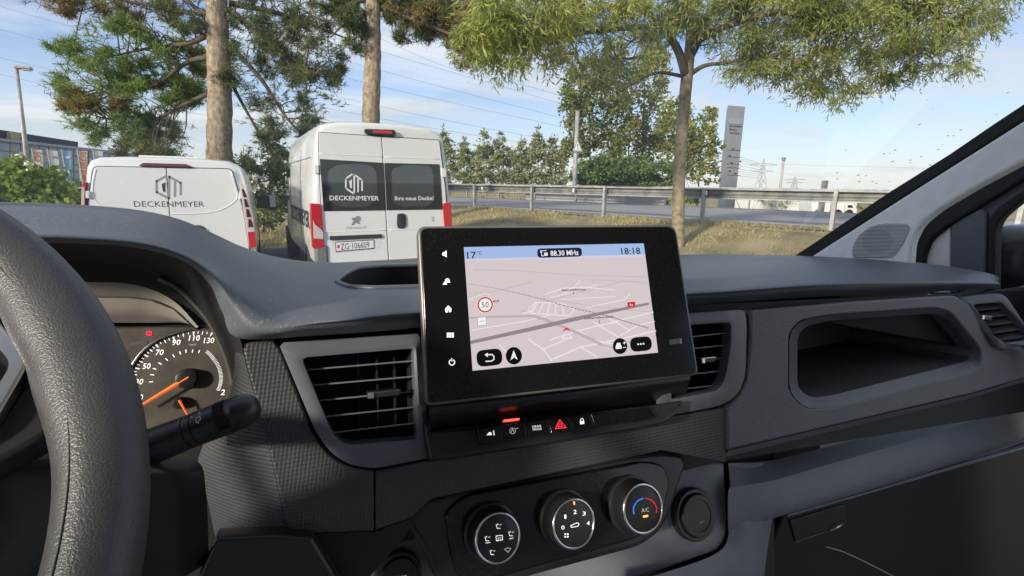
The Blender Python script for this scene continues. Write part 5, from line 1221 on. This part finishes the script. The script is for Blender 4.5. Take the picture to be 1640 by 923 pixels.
F(ribbon([(751.5, 510), (800, 508), (855, 507), (870, 511), (905, 525), (940, 540), (965, 553), (985, 558)], 2.4), 'map_far', 3)
F(ribbon([(751.5, 508.6), (800, 506.6), (855, 505.6), (871, 509.8), (906, 523.6), (941, 538.6), (966, 551.6)], .6)+ribbon([(856, 508.6), (869, 512.4), (904, 526.4), (939, 541.4), (964, 554.4)], .6), 'map_road', 4)
F([[(753, 546), (920, 508), (1039, 484.5), (1039.5, 488.5), (962, 505), (880, 524), (753.5, 551.5)]], 'map_road', 5)
dashes = []; track = [(749, 455), (790, 461), (830, 470), (870, 480), (920, 494), (965, 504), (1005, 516), (1040, 526)]
Pd = catmull([np.array(p, float) for p in track], 8)
for k in range(0, len(Pd)-1, 1): dashes += ribbon([Pd[k], Pd[k]+(Pd[k+1]-Pd[k])*.55], .8+1.3*k/len(Pd))
F(dashes, 'map_road', 6)
F([[(907, 524.5), (914.5, 530), (907, 528.6), (900.5, 531)]], 'map_red', 7)
F([rounded([(1004.5, 484.5), (1017, 483.2), (1017.6, 491), (1005.4, 492.5)], 1.5)], 'map_red', 7)
def TX(s, bl_, br_, h, mat='map_text', k=8, bold=0.): return text(s, SC, bl_, br_, h, mat, dsp, off=O+k*.00012, bold=bold)
TX('Sennweidstrasse', (900, 466.6), (938.5, 465.2), 3.4, bold=.02); TX('Untertalstrasse', (936, 512), (982, 508.5), 3.3, bold=.02); TX('and', (789, 484), (799, 483.6), 3.6, bold=.02); TX('4a', (1008, 490.3), (1014, 489.6), 3.6, 'map_white')
F(ribbon([(919, 468), (918.6, 471)], 1)+ribbon([(960, 513.5), (959.5, 518)], 1), 'map_text', 8)
TX('17', (748.5, 414.5), (763, 414), 10.8, bold=.012); TX('°C', (764, 408), (772, 407.6), 5, bold=.01)
TX('18:18', (995.5, 407.8), (1026, 406.8), 10.2, bold=.012)
F([rounded([(860, 398.5), (931.5, 396.6), (932.3, 411), (861, 413.3)], 6)], 'map_navy', 7)
TX('88.30 MHz', (882, 410), (927, 408.5), 8.0, 'map_white', 9, .015)
F(ribbon([(875, 401.5), (867, 402), (867.6, 410), (871, 410)], 1.1)+[[(871.5, 405), (877, 404.7), (877.2, 409.8), (871.8, 410)]]+ribbon([(866, 401), (866, 405)], 1.), 'map_white', 8)
# speed-limit sign and small scale box
F([circ(777, 488.3, 13.2, 28)], 'map_white', 8); F(ribbon(circ(777, 488.3, 11.3, 30), 2.4, True), 'map_red', 9); TX('50', (771.5, 492.5), (783, 492), 8, k=10)
F([rounded([(764.5, 508.5), (778.5, 507.5), (779.2, 520.8), (765.4, 522)], 1)], 'map_white', 8); F(ribbon([(764.5, 508.5), (778.5, 507.5), (779.2, 520.8), (765.4, 522)], .7, True)+ribbon([(768, 516), (773, 514.5), (776, 514)], .8), 'map_road', 9)
# on-screen keys
F([rounded([(762, 562), (803, 557.5), (805.5, 584), (764.5, 588.5)], 12)], 'map_black', 8); F([circ(823, 570, 13, 26, ry=14)], 'map_black', 8)
F([circ(993, 554.5, 11.6, 24, ry=12.8)], 'map_black', 8); F([rounded([(1008, 541.5), (1042.5, 538), (1045, 561), (1010.5, 564.5)], 11)], 'map_black', 8)
F(ribbon([(779, 568.5), (788, 568), (791, 571), (791, 576), (787, 578.5), (778, 579)], 1.8)+[[(776, 568.6), (781, 565), (781.4, 572.2)]], 'map_white', 9, 'key_icon')
F([[(822.5, 561), (829, 576.5), (823.3, 572.6), (817.5, 577.5)]], 'map_white', 9, 'key_icon')
F([[(988, 549.5), (993, 549), (995.5, 555), (995.8, 558.5), (986, 559.4), (985.8, 556)]]+ribbon([(998, 549.6), (1002.2, 549.2)], 1.1)+ribbon([(1000, 547.2), (1000.3, 551.6)], 1.1)+ribbon([(997.8, 556.8), (1002, 556.4)], 1.1), 'map_white', 9, 'key_icon')
F([circ(x, y, 1.5, 10) for x, y in ((1022, 551.6), (1026.3, 551.2), (1030.6, 550.8))], 'map_white', 9, 'key_icon')
# touch symbols left of the display
def GI(polys, name='touch_symbol', mat='icon_white'): return flat(name, SC, polys, mat, ts_, off=.0034)
GI([[(708.5, 405), (711, 404.6), (715, 401), (715.6, 412.6), (711.5, 409.6), (708.8, 409.8)]])
GI([circ(716.5, 449.5, 3.6, 12), [(709, 456), (712, 451), (716.5, 456)]]+ribbon([(712.5, 453), (721, 452)], 1))
GI([[(712.8, 495), (717.8, 489.5), (723, 494.2), (722.4, 500), (719.2, 500.2), (719, 496.6), (717.2, 496.8), (717.4, 500.4), (713.8, 500.8)]])
GI([[(715.5+4*i, 533.2+4.3*j), (718.7+4*i, 532.9+4.3*j), (718.9+4*i, 536.2+4.3*j), (715.7+4*i, 536.5+4.3*j)] for i in range(3) for j in range(2)])
GI(ribbon(circ(723.8, 580.5, 4.4, 18, -60, 240), 1.4)+ribbon([(723.6, 574.2), (723.8, 579)], 1.4))
GI([[(1071.5, 544.5), (1091.5, 542.2), (1092.3, 550), (1072.4, 552.2)]], 'sensor_window', 'ring'); GI([[(1088.5, 542.4), (1091.5, 542.1), (1092.4, 550.2), (1089.4, 550.6)]], 'sensor_edge', 'silver')
# neck of the screen down to the switch panel, and its arm into the dash
nk = [[(690, 640), (800, 628), (950, 612), (1106, 594)], [(688, 662), (800, 650), (950, 632), (1104, 612)], [(690, 692), (800, 676), (950, 655), (1096, 636)]]
Yk = [[.372, .366, .358, .352], [.366, .360, .352, .346], [.392, .386, .378, .37]]
MB().grid(surf([[onY(x, y, Y+.02) for (x, y), Y in zip(r, yr)] for r, yr in zip(nk, Yk)], 4, 4)).build('neck', 'satin_black', ts_, smooth=True)
MB().box(SC.w(0, -.005, -.06), (.10, .06, .05), [SC.u, SC.v, SC.n]).build('mount', 'satin_black', ts_)

# ------------------------------------------------------------------ switch panel
PBn = Plane(onY(900, 690, .372), (1, -.10, 0), (0, .75, 1))
sw = empty('switch_panel', PBn.hit(900, 705), 'glossy black row of push switches below the touchscreen', 'switch panel')
plate('panel', PBn, [rounded([(677, 655), (690, 690), (765, 684), (1042, 648), (1094, 641), (1086, 662), (1066, 678), (898, 706), (720, 734), (690, 737), (681, 696)], [1, 1, 1, 1, 2, 4, 10, 4, 10, 4, 2])], 'satin_black', sw, off=-.002, thick=.02, bev=.003, seg=3)
top = [(763, 687), (803, 681), (842, 676), (876, 671.5), (911, 667), (945, 663), (976, 659), (1010, 655), (1041, 650)]
bot = [(768, 711), (807, 706), (846, 701), (883, 695.5), (919, 690), (953, 684.5), (987, 679.5), (1021, 675), (1053, 669)]
for k in range(8):
    g_ = .9
    plate('button', PBn, [rounded([(top[k][0]+g_, top[k][1]), (top[k+1][0]-g_, top[k+1][1]), (bot[k+1][0]-g_, bot[k+1][1]), (bot[k][0]+g_, bot[k][1])], 1.5)], 'gloss_black', sw, off=.003, thick=.008, bev=.0008)
def BI(polys, mat='icon_white'): return flat('switch_symbol', PBn, polys, mat, sw, off=.0036)
plate('status_light', PBn, [rounded([(807, 672.4), (832, 669.6), (832.3, 672.6), (807.4, 675.4)], 1.2)], 'led_red', sw, off=.004, thick=.004)
BI([[(779, 697.5), (783, 692.5), (786.5, 692.2), (788, 697)]]+ribbon([(790.5, 690), (791.4, 697)], 1.6))
BI(ribbon(circ(821, 690.3, 4.6, 16), 1., True)+ribbon([(818.4, 693), (821, 687), (823.4, 692.4)], 1.)+ribbon([(826, 686.5), (830, 686)], .9), 'icon_dim')
text('DRIVE', PBn, (853, 685.5), (867, 684), 3.4, 'icon_white', sw, off=.0036, name='switch_symbol'); text('MODE', PBn, (853.6, 690), (867.6, 688.4), 3.4, 'icon_white', sw, off=.0036, name='switch_symbol')
BI(ribbon([(896.4, 672.6), (906.6, 685), (889.6, 686.8)], 1.5, True)+ribbon([(896.8, 677.5), (901, 683), (894, 684)], 1.2, True), 'icon_red')
BI([[(928.6, 675), (935.4, 674), (936, 679), (929.2, 680)]]+ribbon([(930, 674.8), (929.8, 671.8), (932, 670.4), (934, 671.2), (934.4, 674.2)], 1.))

# ------------------------------------------------------------------ climate controls
cc = empty('climate_control_panel', PN.hit(900, 880), 'black climate control panel with three rotary knobs', 'climate control')
plate('surround', PN, [rounded([(642, 826), (676, 798), (1058, 722), (1094, 727), (1100, 745), (1082, 800), (1066, 846), (1030, 876), (720, 960), (700, 930), (688, 900)], [6, 14, 14, 8, 6, 6, 20, 20, 4, 4, 4])], 'satin_black', cc, off=-.004, thick=.03, bev=.006, seg=3)
plate('face', PN, [rounded([(712, 820), (745, 792), (1030, 738), (1062, 744), (1074, 770), (1062, 832), (1026, 862), (770, 935), (735, 930), (722, 890)], [14, 20, 20, 12, 12, 20, 24, 24, 16, 10])], 'gloss_black', cc, off=-.0005, thick=.01, bev=.003)
def knob(cx_, cy_, rpx, lab):
    ctr = PN.hit(cx_, cy_, .024); ed = PN.hit(cx_+rpx, cy_, .024); r = np.linalg.norm(ed-ctr)*.97; n = PN.n; bs = ctr-n*.0245
    k = MB().lathe(bs, n, [(0, r*1.20), (.004, r*1.20), (.0055, r*1.10), (.013, r*1.08), (.0215, r*1.03), (.0225, r*1.0)], 48, (False, False)).build('knob', 'satin_black', cc, angle=35, label=lab)
    MB().lathe(bs, n, [(.0222, r*1.005), (.0240, r*.995), (.0248, r*.95), (.0244, r*.905), (.0232, r*.90)], 56, (False, False)).build('chrome_ring', 'chrome', k, smooth=True)
    MB().lathe(bs, n, [(.0230, r*.905), (.0236, r*.86), (.0238, r*.3), (.0238, .0004)], 48, (False, True)).build('knob_face', 'satin_black', k, smooth=True)
    for j in range(0): pass
    return k, r
KP = lambda: None
k1, rk = knob(798, 862, 37, 'air direction knob')
def KI(par, polys, mat='icon_white'): return flat('symbol', PN, polys, mat, par, off=.0239)
def seat(x, y, s=1.): return ribbon([(x-4*s, y-5*s), (x-2*s, y+3*s), (x+4*s, y+3*s)], 1.2*s)+[circ(x-1*s, y-5*s, 1.3*s, 8)]+ribbon([(x+3*s, y-4*s), (x+6*s, y-4.6*s)], 1.*s)
KI(k1, seat(798, 844, .8)); KI(k1, seat(818, 856, .8)+ribbon([(816, 863), (822, 862)], 1)); KI(k1, seat(780, 864, .8)+ribbon([(778, 870), (785, 869)], 1)); KI(k1, seat(788, 886, .8)); KI(k1, ribbon([(808, 880), (812, 878), (818, 878.5), (814, 885)], 1., True), 'icon_dim')
KI(k1, ribbon(rounded([(794.5, 858.5), (804.5, 857.5), (805, 865), (795, 866.5)], 1.5), 1., True)+ribbon([(798, 861), (798.2, 865)], .8)+ribbon([(801, 860.6), (801.2, 864.6)], .8), 'icon_white')
k2, _ = knob(920, 839, 34.5, 'fan speed knob')
for s, x, y in (('0', 899, 848.5), ('1', 904, 831), ('2', 918.5, 823.5), ('3', 933, 826), ('4', 939.5, 841.5)): text(s, PN, (x, y), (x+(3 if s == '1' else 5), y-.3), 6.5, 'icon_white', k2, off=.0239, name='symbol')
KI(k2, ribbon(rounded([(914, 842), (924, 837.5), (927.5, 839), (926, 843), (915, 845)], 1.5), .9, True)); KI(k2, [circ(907.3+dx_, 857.8+dy_, 1.5, 8) for dx_, dy_ in ((2, 2), (-2, 2), (2, -2), (-2, -2))])
KI(k2, [[(918, 803.5), (920.5, 803.2), (921, 808.5), (918.8, 808.8)]], 'led_amber')
k3, _ = knob(1031, 815, 32.5, 'temperature knob with blue and red scale')
KI(k3, ribbon(circ(1033, 817, 18.5, 10, 160, 215), 2.2)+ribbon(circ(1033, 817, 18.5, 8, 222, 262), 2.2), 'arc_blue'); KI(k3, ribbon(circ(1033, 817, 18.5, 8, 274, 315), 2.2)+ribbon(circ(1033, 817, 18.5, 8, 320, 372), 2.2), 'arc_red')
text('A/C', PN, (1027.5, 821), (1039.5, 819.6), 6.5, 'icon_dim', k3, off=.0239, name='symbol'); KI(k3, [rounded([(1029.5, 826), (1038, 824.6), (1038.4, 828), (1030, 829.4)], 1.)], 'led_amber')
# socket and start button
def button(name, label, cat, cx_, cy_, rpx, lid, txt=None):
    c = PL.hit(cx_, cy_, .010); r = np.linalg.norm(PL.hit(cx_+rpx, cy_, .010)-c)*.97; o = empty(name, c-PL.n*.012, label, cat)
    MB().lathe(c-PL.n*.016, PL.n, [(0, r*1.18), (.010, r*1.18), (.0125, r*1.12), (.0125, r*.98), (.009, r*.97)], 40, (False, False)).build('collar', 'satin_black', o, angle=35)
    MB().lathe(c-PL.n*.014, PL.n, [(0, r*.95), (.013, r*.95), (.015, r*.90), (.015, r*.72), (.0138, r*.70), (.0138, .0004)], 40, (False, True)).build('cap', lid, o, angle=35)
    if txt: text(txt, PL, (cx_-10, cy_+5), (cx_+10, cy_+3.4), 7, 'icon_white', o, off=.0100, bold=.02)
    return o
so = button('power_socket', 'round black power socket cap beside the rightmost knob', 'socket', 1119, 826, 28, 'satin_black')
flat('print_mark', PL, [[(1120, 837), (1127, 834.6), (1127.4, 836), (1120.4, 838.4)]], 'print_grey', so, off=.0100)
sb_ = button('start_button', 'round engine start button at the bottom of the console', 'button', 640, 926, 32, 'gloss_black', 'START')
MB().lathe(PL.hit(640, 926, .0095), PL.n, [(0, .0165), (.001, .0168), (.0012, .0160)], 40, (False, False)).build('chrome_ring', 'chrome', sb_)

# ------------------------------------------------------------------ glovebox and footwell
PG = Plane(onY(1400, 850, .385), (1, -.10, 0), (0, .15, 1))
gb = empty('glovebox', PG.hit(1430, 900), 'dark glovebox door under the knee ledge', 'glovebox')
plate('door', PG, [rounded([(1256, 822), (1640, 712), (1720, 690), (1720, 1060), (1215, 1060), (1235, 880)], [10, 2, 2, 2, 2, 10])], 'dash_black', gb, off=-.012, thick=.02, bev=.003)
plate('lip', PG, [[(1262, 824), (1640, 716), (1640, 719), (1262, 828)]], 'dash_soft', gb, off=-.009, thick=.01)
plate('latch_panel', PG, [rounded([(1265, 834), (1352, 808), (1356, 840), (1276, 870)], 3)], 'satin_black', gb, off=-.009, thick=.01, bev=.001)
MB().tube([PG.hit(1274, 868, -.008), PG.hit(1330, 850, -.008)], .0005, 5).build('latch_edge', 'ring', gb)
MB().tube([PG.hit(1330, 850, -.005), PG.hit(1340, 845, -.003), PG.hit(1349, 840, -.003)], [.0008, .0016, .0022], 8).build('latch', 'silver', gb, smooth=True)
o = MB().tube(catmull([PG.hit(1323, 876, .004), PG.hit(1350, 884, .006), PG.hit(1385, 900, .008), PG.hit(1440, 928, .010), PG.hit(1480, 950, .012)], 5), [.0009]*21, 6).build('charging_cable', 'strap', smooth=True)
tag(o, 'thin pale cable hanging in front of the glovebox', 'cable')

# ------------------------------------------------------------------ steering wheel
wc, wt_ = np.array([-.2597, .2059, 1.561]), .8235
wax, way = np.array([1., 0, 0]), np.array([0, math.sin(wt_), math.cos(wt_)]); wn_ = np.cross(wax, way)
if wn_@(CP-wc) < 0: wn_ = -wn_
sw_ = empty('steering_wheel', wc, 'black grained leather steering wheel at the left edge', 'steering wheel')
Rw, TURN = .1971, math.radians(21)
b = MB(); N, M_ = 180, 22; vs_ = []; fs_ = []
for k in range(N):
    a = 2*math.pi*k/N; er = wax*math.cos(a)+way*math.sin(a); c0 = wc+Rw*er
    da = min(abs(((math.degrees(a-TURN-o_)+180) % 360)-180) for o_ in (0, math.pi))
    grip = .0042*math.exp(-((da-4)/9)**2)
    for j in range(M_):
        t = 2*math.pi*j/M_; ci = math.cos(t)
        vs_.append(c0+er*(ci*.0140-(grip*-ci if ci < 0 else 0))+wn_*math.sin(t)*.0146)
for k in range(N):
    for j in range(M_): fs_.append((k*M_+j, k*M_+(j+1) % M_, ((k+1) % N)*M_+(j+1) % M_, ((k+1) % N)*M_+j))
b.add(vs_, fs_).build('rim', 'leather', sw_, smooth=True)
ca_, sa_ = math.cos(2.05), math.sin(2.05)
MB().tube([wc+(wax*math.cos(a)+way*math.sin(a))*(Rw+ca_*.0141)+wn_*sa_*.0147 for a in np.linspace(0, 2*math.pi, 180, endpoint=False)], .00035, 6, closed=True).build('rim_seam', 'rubber', sw_, smooth=True)
PW = Plane(wc, wax, way); sg = 1 if PW.u@wax > 0 else -1
def wl2(pts, r, side=1): return [(sg*(x*side*math.cos(TURN)-y*math.sin(TURN)), x*side*math.sin(TURN)+y*math.cos(TURN)) for x, y in rounded(pts, r)]
for s_ in (1, -1):
    plate('spoke', PW, [wl2([(.05, .050), (.176, .046), (.186, .004), (.182, -.030), (.05, -.055)], .008, s_)], 'satin_black', sw_, off=-.003, thick=.014, bev=.003, local=True)
    plate('spoke_trim', PW, [wl2([(.05, .047), (.1735, .043), (.1825, .002), (.165, -.022), (.05, -.048)], .006, s_), wl2([(.05, .0425), (.1700, .039), (.1780, .002), (.1625, -.0180), (.05, -.0435)], .005, s_)], 'silver', sw_, off=.003, thick=.006, bev=.0012, local=True)
    plate('spoke_keypad', PW, [wl2([(.09, .030), (.160, .028), (.168, .002), (.155, -.012), (.09, -.028)], .006, s_)], 'gloss_black', sw_, off=.0025, thick=.005, bev=.001, local=True)
plate('lower_spoke', PW, [wl2([(-.02, -.05), (.02, -.05), (.03, -.188), (-.03, -.188)], .004)], 'satin_black', sw_, off=-.003, thick=.014, bev=.003, local=True)
MB().lathe(wc-wn_*.02, wn_, [(0, .075), (.012, .078), (.022, .074), (.028, .06), (.031, .03), (.032, .0005)], 40).build('hub', 'satin_black', sw_, smooth=True)
MB().tube([wc-wn_*.02, wc-wn_*.25], [.035, .045], 16).build('column', 'satin_black', sw_, smooth=True)

# ------------------------------------------------------------------ stalk
stk = empty('control_stalk', onY(240, 715, .33), 'black wiper stalk with rounded end beside the steering wheel', 'stalk')
A_, E_ = onY(225, 722, .325), onY(397, 655, .315); ax = E_-A_; Ls = np.linalg.norm(ax); ax /= Ls
dpx = Ls/np.hypot(172, 67)
r0s = 30*dpx
prof = [(0, r0s*1.05), (Ls*.20, r0s*1.05), (Ls*.44, r0s*1.0), (Ls*.445, r0s*.93), (Ls*.46, r0s*.93), (Ls*.465, r0s*1.0), (Ls*.52, r0s*1.0), (Ls*.523, r0s*.95), (Ls*.53, r0s*.95), (Ls*.533, r0s*1.02), (Ls*.74, r0s*1.04)]
MB().lathe(A_, ax, prof, 32).build('shaft', 'satin_black', stk, angle=40)
# ribbed ring
b = MB(); nr = 56
for h0, h1 in ((Ls*.742, Ls*.85),):
    vs_ = []
    for h in (h0, h1):
        for k in range(nr*2):
            a = math.pi*k/nr; rr_ = r0s*(1.06 if k % 2 else 1.0)
            ref = np.array([0, 0, 1.]); x_ = ref-ax*(ref@ax); x_ /= np.linalg.norm(x_); y_ = np.cross(ax, x_); vs_.append(A_+ax*h+rr_*(x_*math.cos(a)+y_*math.sin(a)))
    n2 = nr*2; b.add(vs_, [(k, (k+1) % n2, n2+(k+1) % n2, n2+k) for k in range(n2)]+[tuple(range(n2))[::-1], tuple(range(n2, 2*n2))])
b.build('ribbed_ring', 'satin_black', stk)
MB().lathe(A_, ax, [(Ls*.85, r0s*1.05), (Ls*.93, r0s*1.03), (Ls*1.00, r0s*.95), (Ls*1.06, r0s*.78), (Ls*1.095, r0s*.52), (Ls*1.11, r0s*.22), (Ls*1.113, .0003)], 32).build('end_cap', 'satin_black', stk, smooth=True)
PK = Plane((A_+E_)/2+0*ax, ax, np.cross(np.cross(ax, CP-A_), ax)); nk_ = (CP-A_)-ax*((CP-A_)@ax); nk_ /= np.linalg.norm(nk_)
PK = Plane((A_+E_)/2+nk_*r0s*1.06, ax, np.cross(nk_, ax))
flat('symbol', PK, ribbon([(286, 678), (284, 671), (290, 667), (294, 670), (291, 677), (287, 678)], 1., True)+ribbon([(293, 667), (296, 664)], .9), 'print_grey', stk, off=0.0)
flat('symbol', PK, ribbon([(314, 677), (314, 670), (320, 667), (321, 672), (318, 674), (318, 678)], 1., True)+ribbon(circ(319, 662, 1.8, 8), .8, True), 'print_white', stk, off=0.0)
flat('symbol', PK, [[(305, 668), (308, 666.5), (307, 669.5)]], 'print_white', stk, off=0.0)

# ------------------------------------------------------------------ windscreen pillar, seal, speaker
pb = np.array([1.085, .690, 1.515]); pd = np.array([-.05, -.42, .25])
PP = Plane(pb, (-.15, -1, 0), pd)
if abs(PP.u[1]) < .5: print('pillar plane?')
pil = empty('windscreen_pillar', pb, 'pale grey trimmed windscreen pillar with round speaker grille at the right', 'pillar')
sealp = [(1262, 416), (1296, 394), (1420, 310), (1520, 247), (1590, 199), (1700, 126), (1760, 90), (1760, 125), (1640, 192), (1560, 243), (1470, 300), (1400, 345), (1294, 416)]
plate('seal', PP, [sealp], 'rubber', pil, off=.002, thick=.02, bev=.003)
plate('trim', PP, [rounded([(1290, 424), (1296, 412.5), (1400, 345.5), (1470, 300.5), (1560, 243.5), (1640, 192.5), (1760, 125), (1760, 205), (1640, 259), (1560, 302), (1500, 338), (1472, 362), (1459, 390), (1456, 430)], [1, 2, 2, 2, 2, 2, 2, 2, 4, 8, 20, 14, 10, 1])], 'cream', pil, off=.006, thick=.02, bev=.006, seg=4)
# speaker: outlined field of fine slats, darker round mesh behind
fld = rounded([(1366, 413), (1364, 400), (1372, 380), (1392, 363), (1415, 358), (1454, 358.5), (1457, 366), (1446, 392), (1431, 411), (1420, 414)], [4, 8, 10, 12, 12, 4, 4, 10, 6, 6])
plate('speaker_field', PP, [fld], 'grille_back', pil, off=.0064, thick=.002)
plate('speaker_mesh', PP, [circ(1404.5, 386, 24.5, 32, ry=20.5)], 'door_grey', pil, off=.0068, thick=.002)
def span(y, poly):
    xs_ = []
    for i in range(len(poly)):
        (xa, ya), (xb, yb) = poly[i-1], poly[i]
        if (ya > y) != (yb > y): xs_.append(xa+(xb-xa)*(y-ya)/(yb-ya))
    return (min(xs_), max(xs_)) if len(xs_) >= 2 else None
for y in np.arange(359.8, 413.5, 2.15):
    sp_ = span(y, fld)
    if sp_: MB().bar(PP.hit(sp_[0], y-.3, .0075), PP.hit(sp_[1], y+.3, .0075), .003, .00085, up=PP.v).build('speaker_slat', 'cream', pil)

# ------------------------------------------------------------------ door: seal, frame, glass
PDo = Plane((1.27, .4, 1.5), (0, -1, 0), (0, 0, 1))
dr_ = empty('passenger_door', (1.12, .2, .8), 'passenger door frame with grey quarter panel and window beyond the dashboard end', 'door')
plate('door_seal', PDo, [rounded([(1453, 470), (1458, 390), (1471, 361), (1500, 337), (1560, 301), (1640, 258), (1800, 180), (1800, 220), (1640, 288), (1512, 366), (1490, 385), (1480, 412), (1478, 470)], [1, 6, 10, 14, 6, 2, 1, 1, 2, 14, 10, 6, 1])], 'rubber', dr_, off=.004, thick=.03, bev=.005)
plate('quarter_panel', PDo, [rounded([(1482, 470), (1484, 412), (1494, 386), (1522, 362), (1522, 470)], [1, 6, 8, 3, 1])], 'cream', dr_, off=-.008, thick=.02, bev=.002)
plate('door_frame', PDo, [rounded([(1474, 470), (1476, 409), (1487, 381), (1508, 361), (1640, 282), (1800, 214), (1800, 262), (1680, 300), (1640, 318), (1600, 345), (1592, 365), (1590, 480)], [1, 6, 8, 14, 2, 1, 1, 2, 8, 10, 8, 1])], 'door_grey', dr_, off=-.012, thick=.02, bev=.002)
plate('window_post', PDo, [rounded([(1521, 470), (1522, 362), (1540, 350), (1570, 334), (1580, 340), (1578, 480)], [1, 3, 4, 6, 4, 1])], 'door_grey', dr_, off=-.002, thick=.03, bev=.004)
plate('window_seal', PDo, [rounded([(1580, 480), (1583, 350), (1600, 330), (1640, 304), (1800, 240), (1800, 252), (1640, 318), (1602, 350), (1594, 368), (1592, 480)], [1, 6, 8, 3, 1, 1, 3, 8, 6, 1])], 'rubber', dr_, off=.000, thick=.03, bev=.003)
plate('window_glass', PDo, [[(1588, 485), (1592, 350), (1640, 312), (1900, 200), (1900, 520)]], 'side_glass', dr_, off=-.02, thick=.004)
plate('door_card', PDo, [[(1600, 470), (1660, 450), (1900, 470), (1900, 1100), (1660, 1100), (1650, 660), (1606, 604)]], 'dash_soft', dr_, off=-.004, thick=.03, bev=.004)
# ------------------------------------------------------------------ door mirror outside
mo = empty('door_mirror', onX(1625, 470, 1.50), 'dark rain-spotted door mirror outside the side window', 'mirror')
mc = onX(1642, 432, 1.50)
b = MB(); n1, n2 = 16, 24; G_ = []
for i in range(n1+1):
    th = math.pi*i/n1; row = []
    for j in range(n2+1):
        ph = 2*math.pi*j/n2; s1 = lambda v, e: math.copysign(abs(v)**e, v)
        row.append(mc+np.array([.13*s1(math.sin(th), .5)*s1(math.cos(ph), .5), .055*s1(math.sin(th), .5)*s1(math.sin(ph), .5), .10*s1(math.cos(th), .5)]))
    G_.append(row)
b.grid(G_).build('housing', 'satin_black', mo, smooth=True)
MB().bar(mc-W(.16, 0, .09), mc-W(.05, 0, .06), .05, .05).build('arm', 'satin_black', mo)
for k in range(16):
    u_, v_ = rng.uniform(-.12, .02), rng.uniform(-.08, .08); p = mc+np.array([u_, -.056, v_])
    MB().lathe(p, (0, -1, 0), [(0, .0022), (.0008, .0018), (.0012, .0004)], 8).build('water_drop', 'drop', mo, smooth=True)

# ------------------------------------------------------------------ windscreen glass with rain drops
ws = empty('windscreen', (CX, .97, 1.48), 'clear windscreen with a few rain drops at its right side', 'windscreen')
gx = np.linspace(XL-.03, XR+.03, 25); Gw = []
for t in np.linspace(0, 1, 13):
    row = []
    for x in gx:
        k = abs((x-CX)/.9); yb = 1.03-.30*k**2.2; zb = 1.47+.03*k**2; yt = .18-.16*k**2.2; zt_ = 2.16-.06*k**2
        row.append((x, yb+(yt-yb)*t, zb+(zt_-zb)*t+.03*math.sin(math.pi*t)))
    Gw.append(row)
gb_ = MB().grid(Gw); gb_.build('glass', 'windscreen_glass', ws, smooth=True)
BVw = BVHTree.FromPolygons([tuple(v) for v in gb_.v], gb_.f)
dl_ = [(1345, 151, 5, 3), (1485, 161, 5, 2.5), (1614, 149, 6, 3), (1473, 200, 6, 3.5), (1539, 209, 6, 4), (1518, 218, 5, 3.5), (1527, 218, 5, 3), (1503, 240, 5, 3), (1416, 247, 6, 3.5), (1434, 241, 6, 3.5), (1425, 246, 4, 2.5), (1355, 241, 4, 2.5), (1458, 257, 5, 3), (1475, 251, 5, 3), (1430, 259, 6, 3.5), (1458, 261, 4, 2.5), (1490, 265, 6, 3.5), (1341, 277, 5, 3.5), (1341, 287, 5, 3.5), (1375, 281, 7, 4), (1387, 282, 4, 2.5), (1377, 291, 6, 4), (1398, 291, 6, 3), (1404, 294, 5, 3), (1425, 291, 4, 2.5), (1596, 184, 4, 2.5), (1579, 196, 4, 2), (1495, 175, 4, 2), (1510, 232, 3, 2), (1387, 305, 4, 2.5), (1402, 318, 4, 2.5), (1372, 331, 4, 2.5)]
for (x, y, w_, h_) in dl_:
    hit = BVw.ray_cast(Vector(CP), Vector(ray(x, y)))
    if hit[0] is None: continue
    p = np.array(hit[0]); n_ = np.array(hit[1]); n_ = n_ if n_@(CP-p) < 0 else -n_
    dd = (p-CP)@FW; rw = w_*.36*dd/FPX; rh = h_*.36*dd/FPX
    a1 = RT*.85+UP*.5; a1 -= n_*(a1@n_); a1 /= np.linalg.norm(a1); a2 = np.cross(n_, a1)
    b = MB(); G_ = [[p+n_*(rh*.45*math.cos(f_)+.0003)+(a1*rw*math.cos(t_)+a2*rh*.8*math.sin(t_))*math.sin(f_) for t_ in np.linspace(0, 2*math.pi, 11)] for f_ in np.linspace(.02, math.pi/2, 5)]
    b.grid(G_).build('water_drop', 'drop', ws, smooth=True)
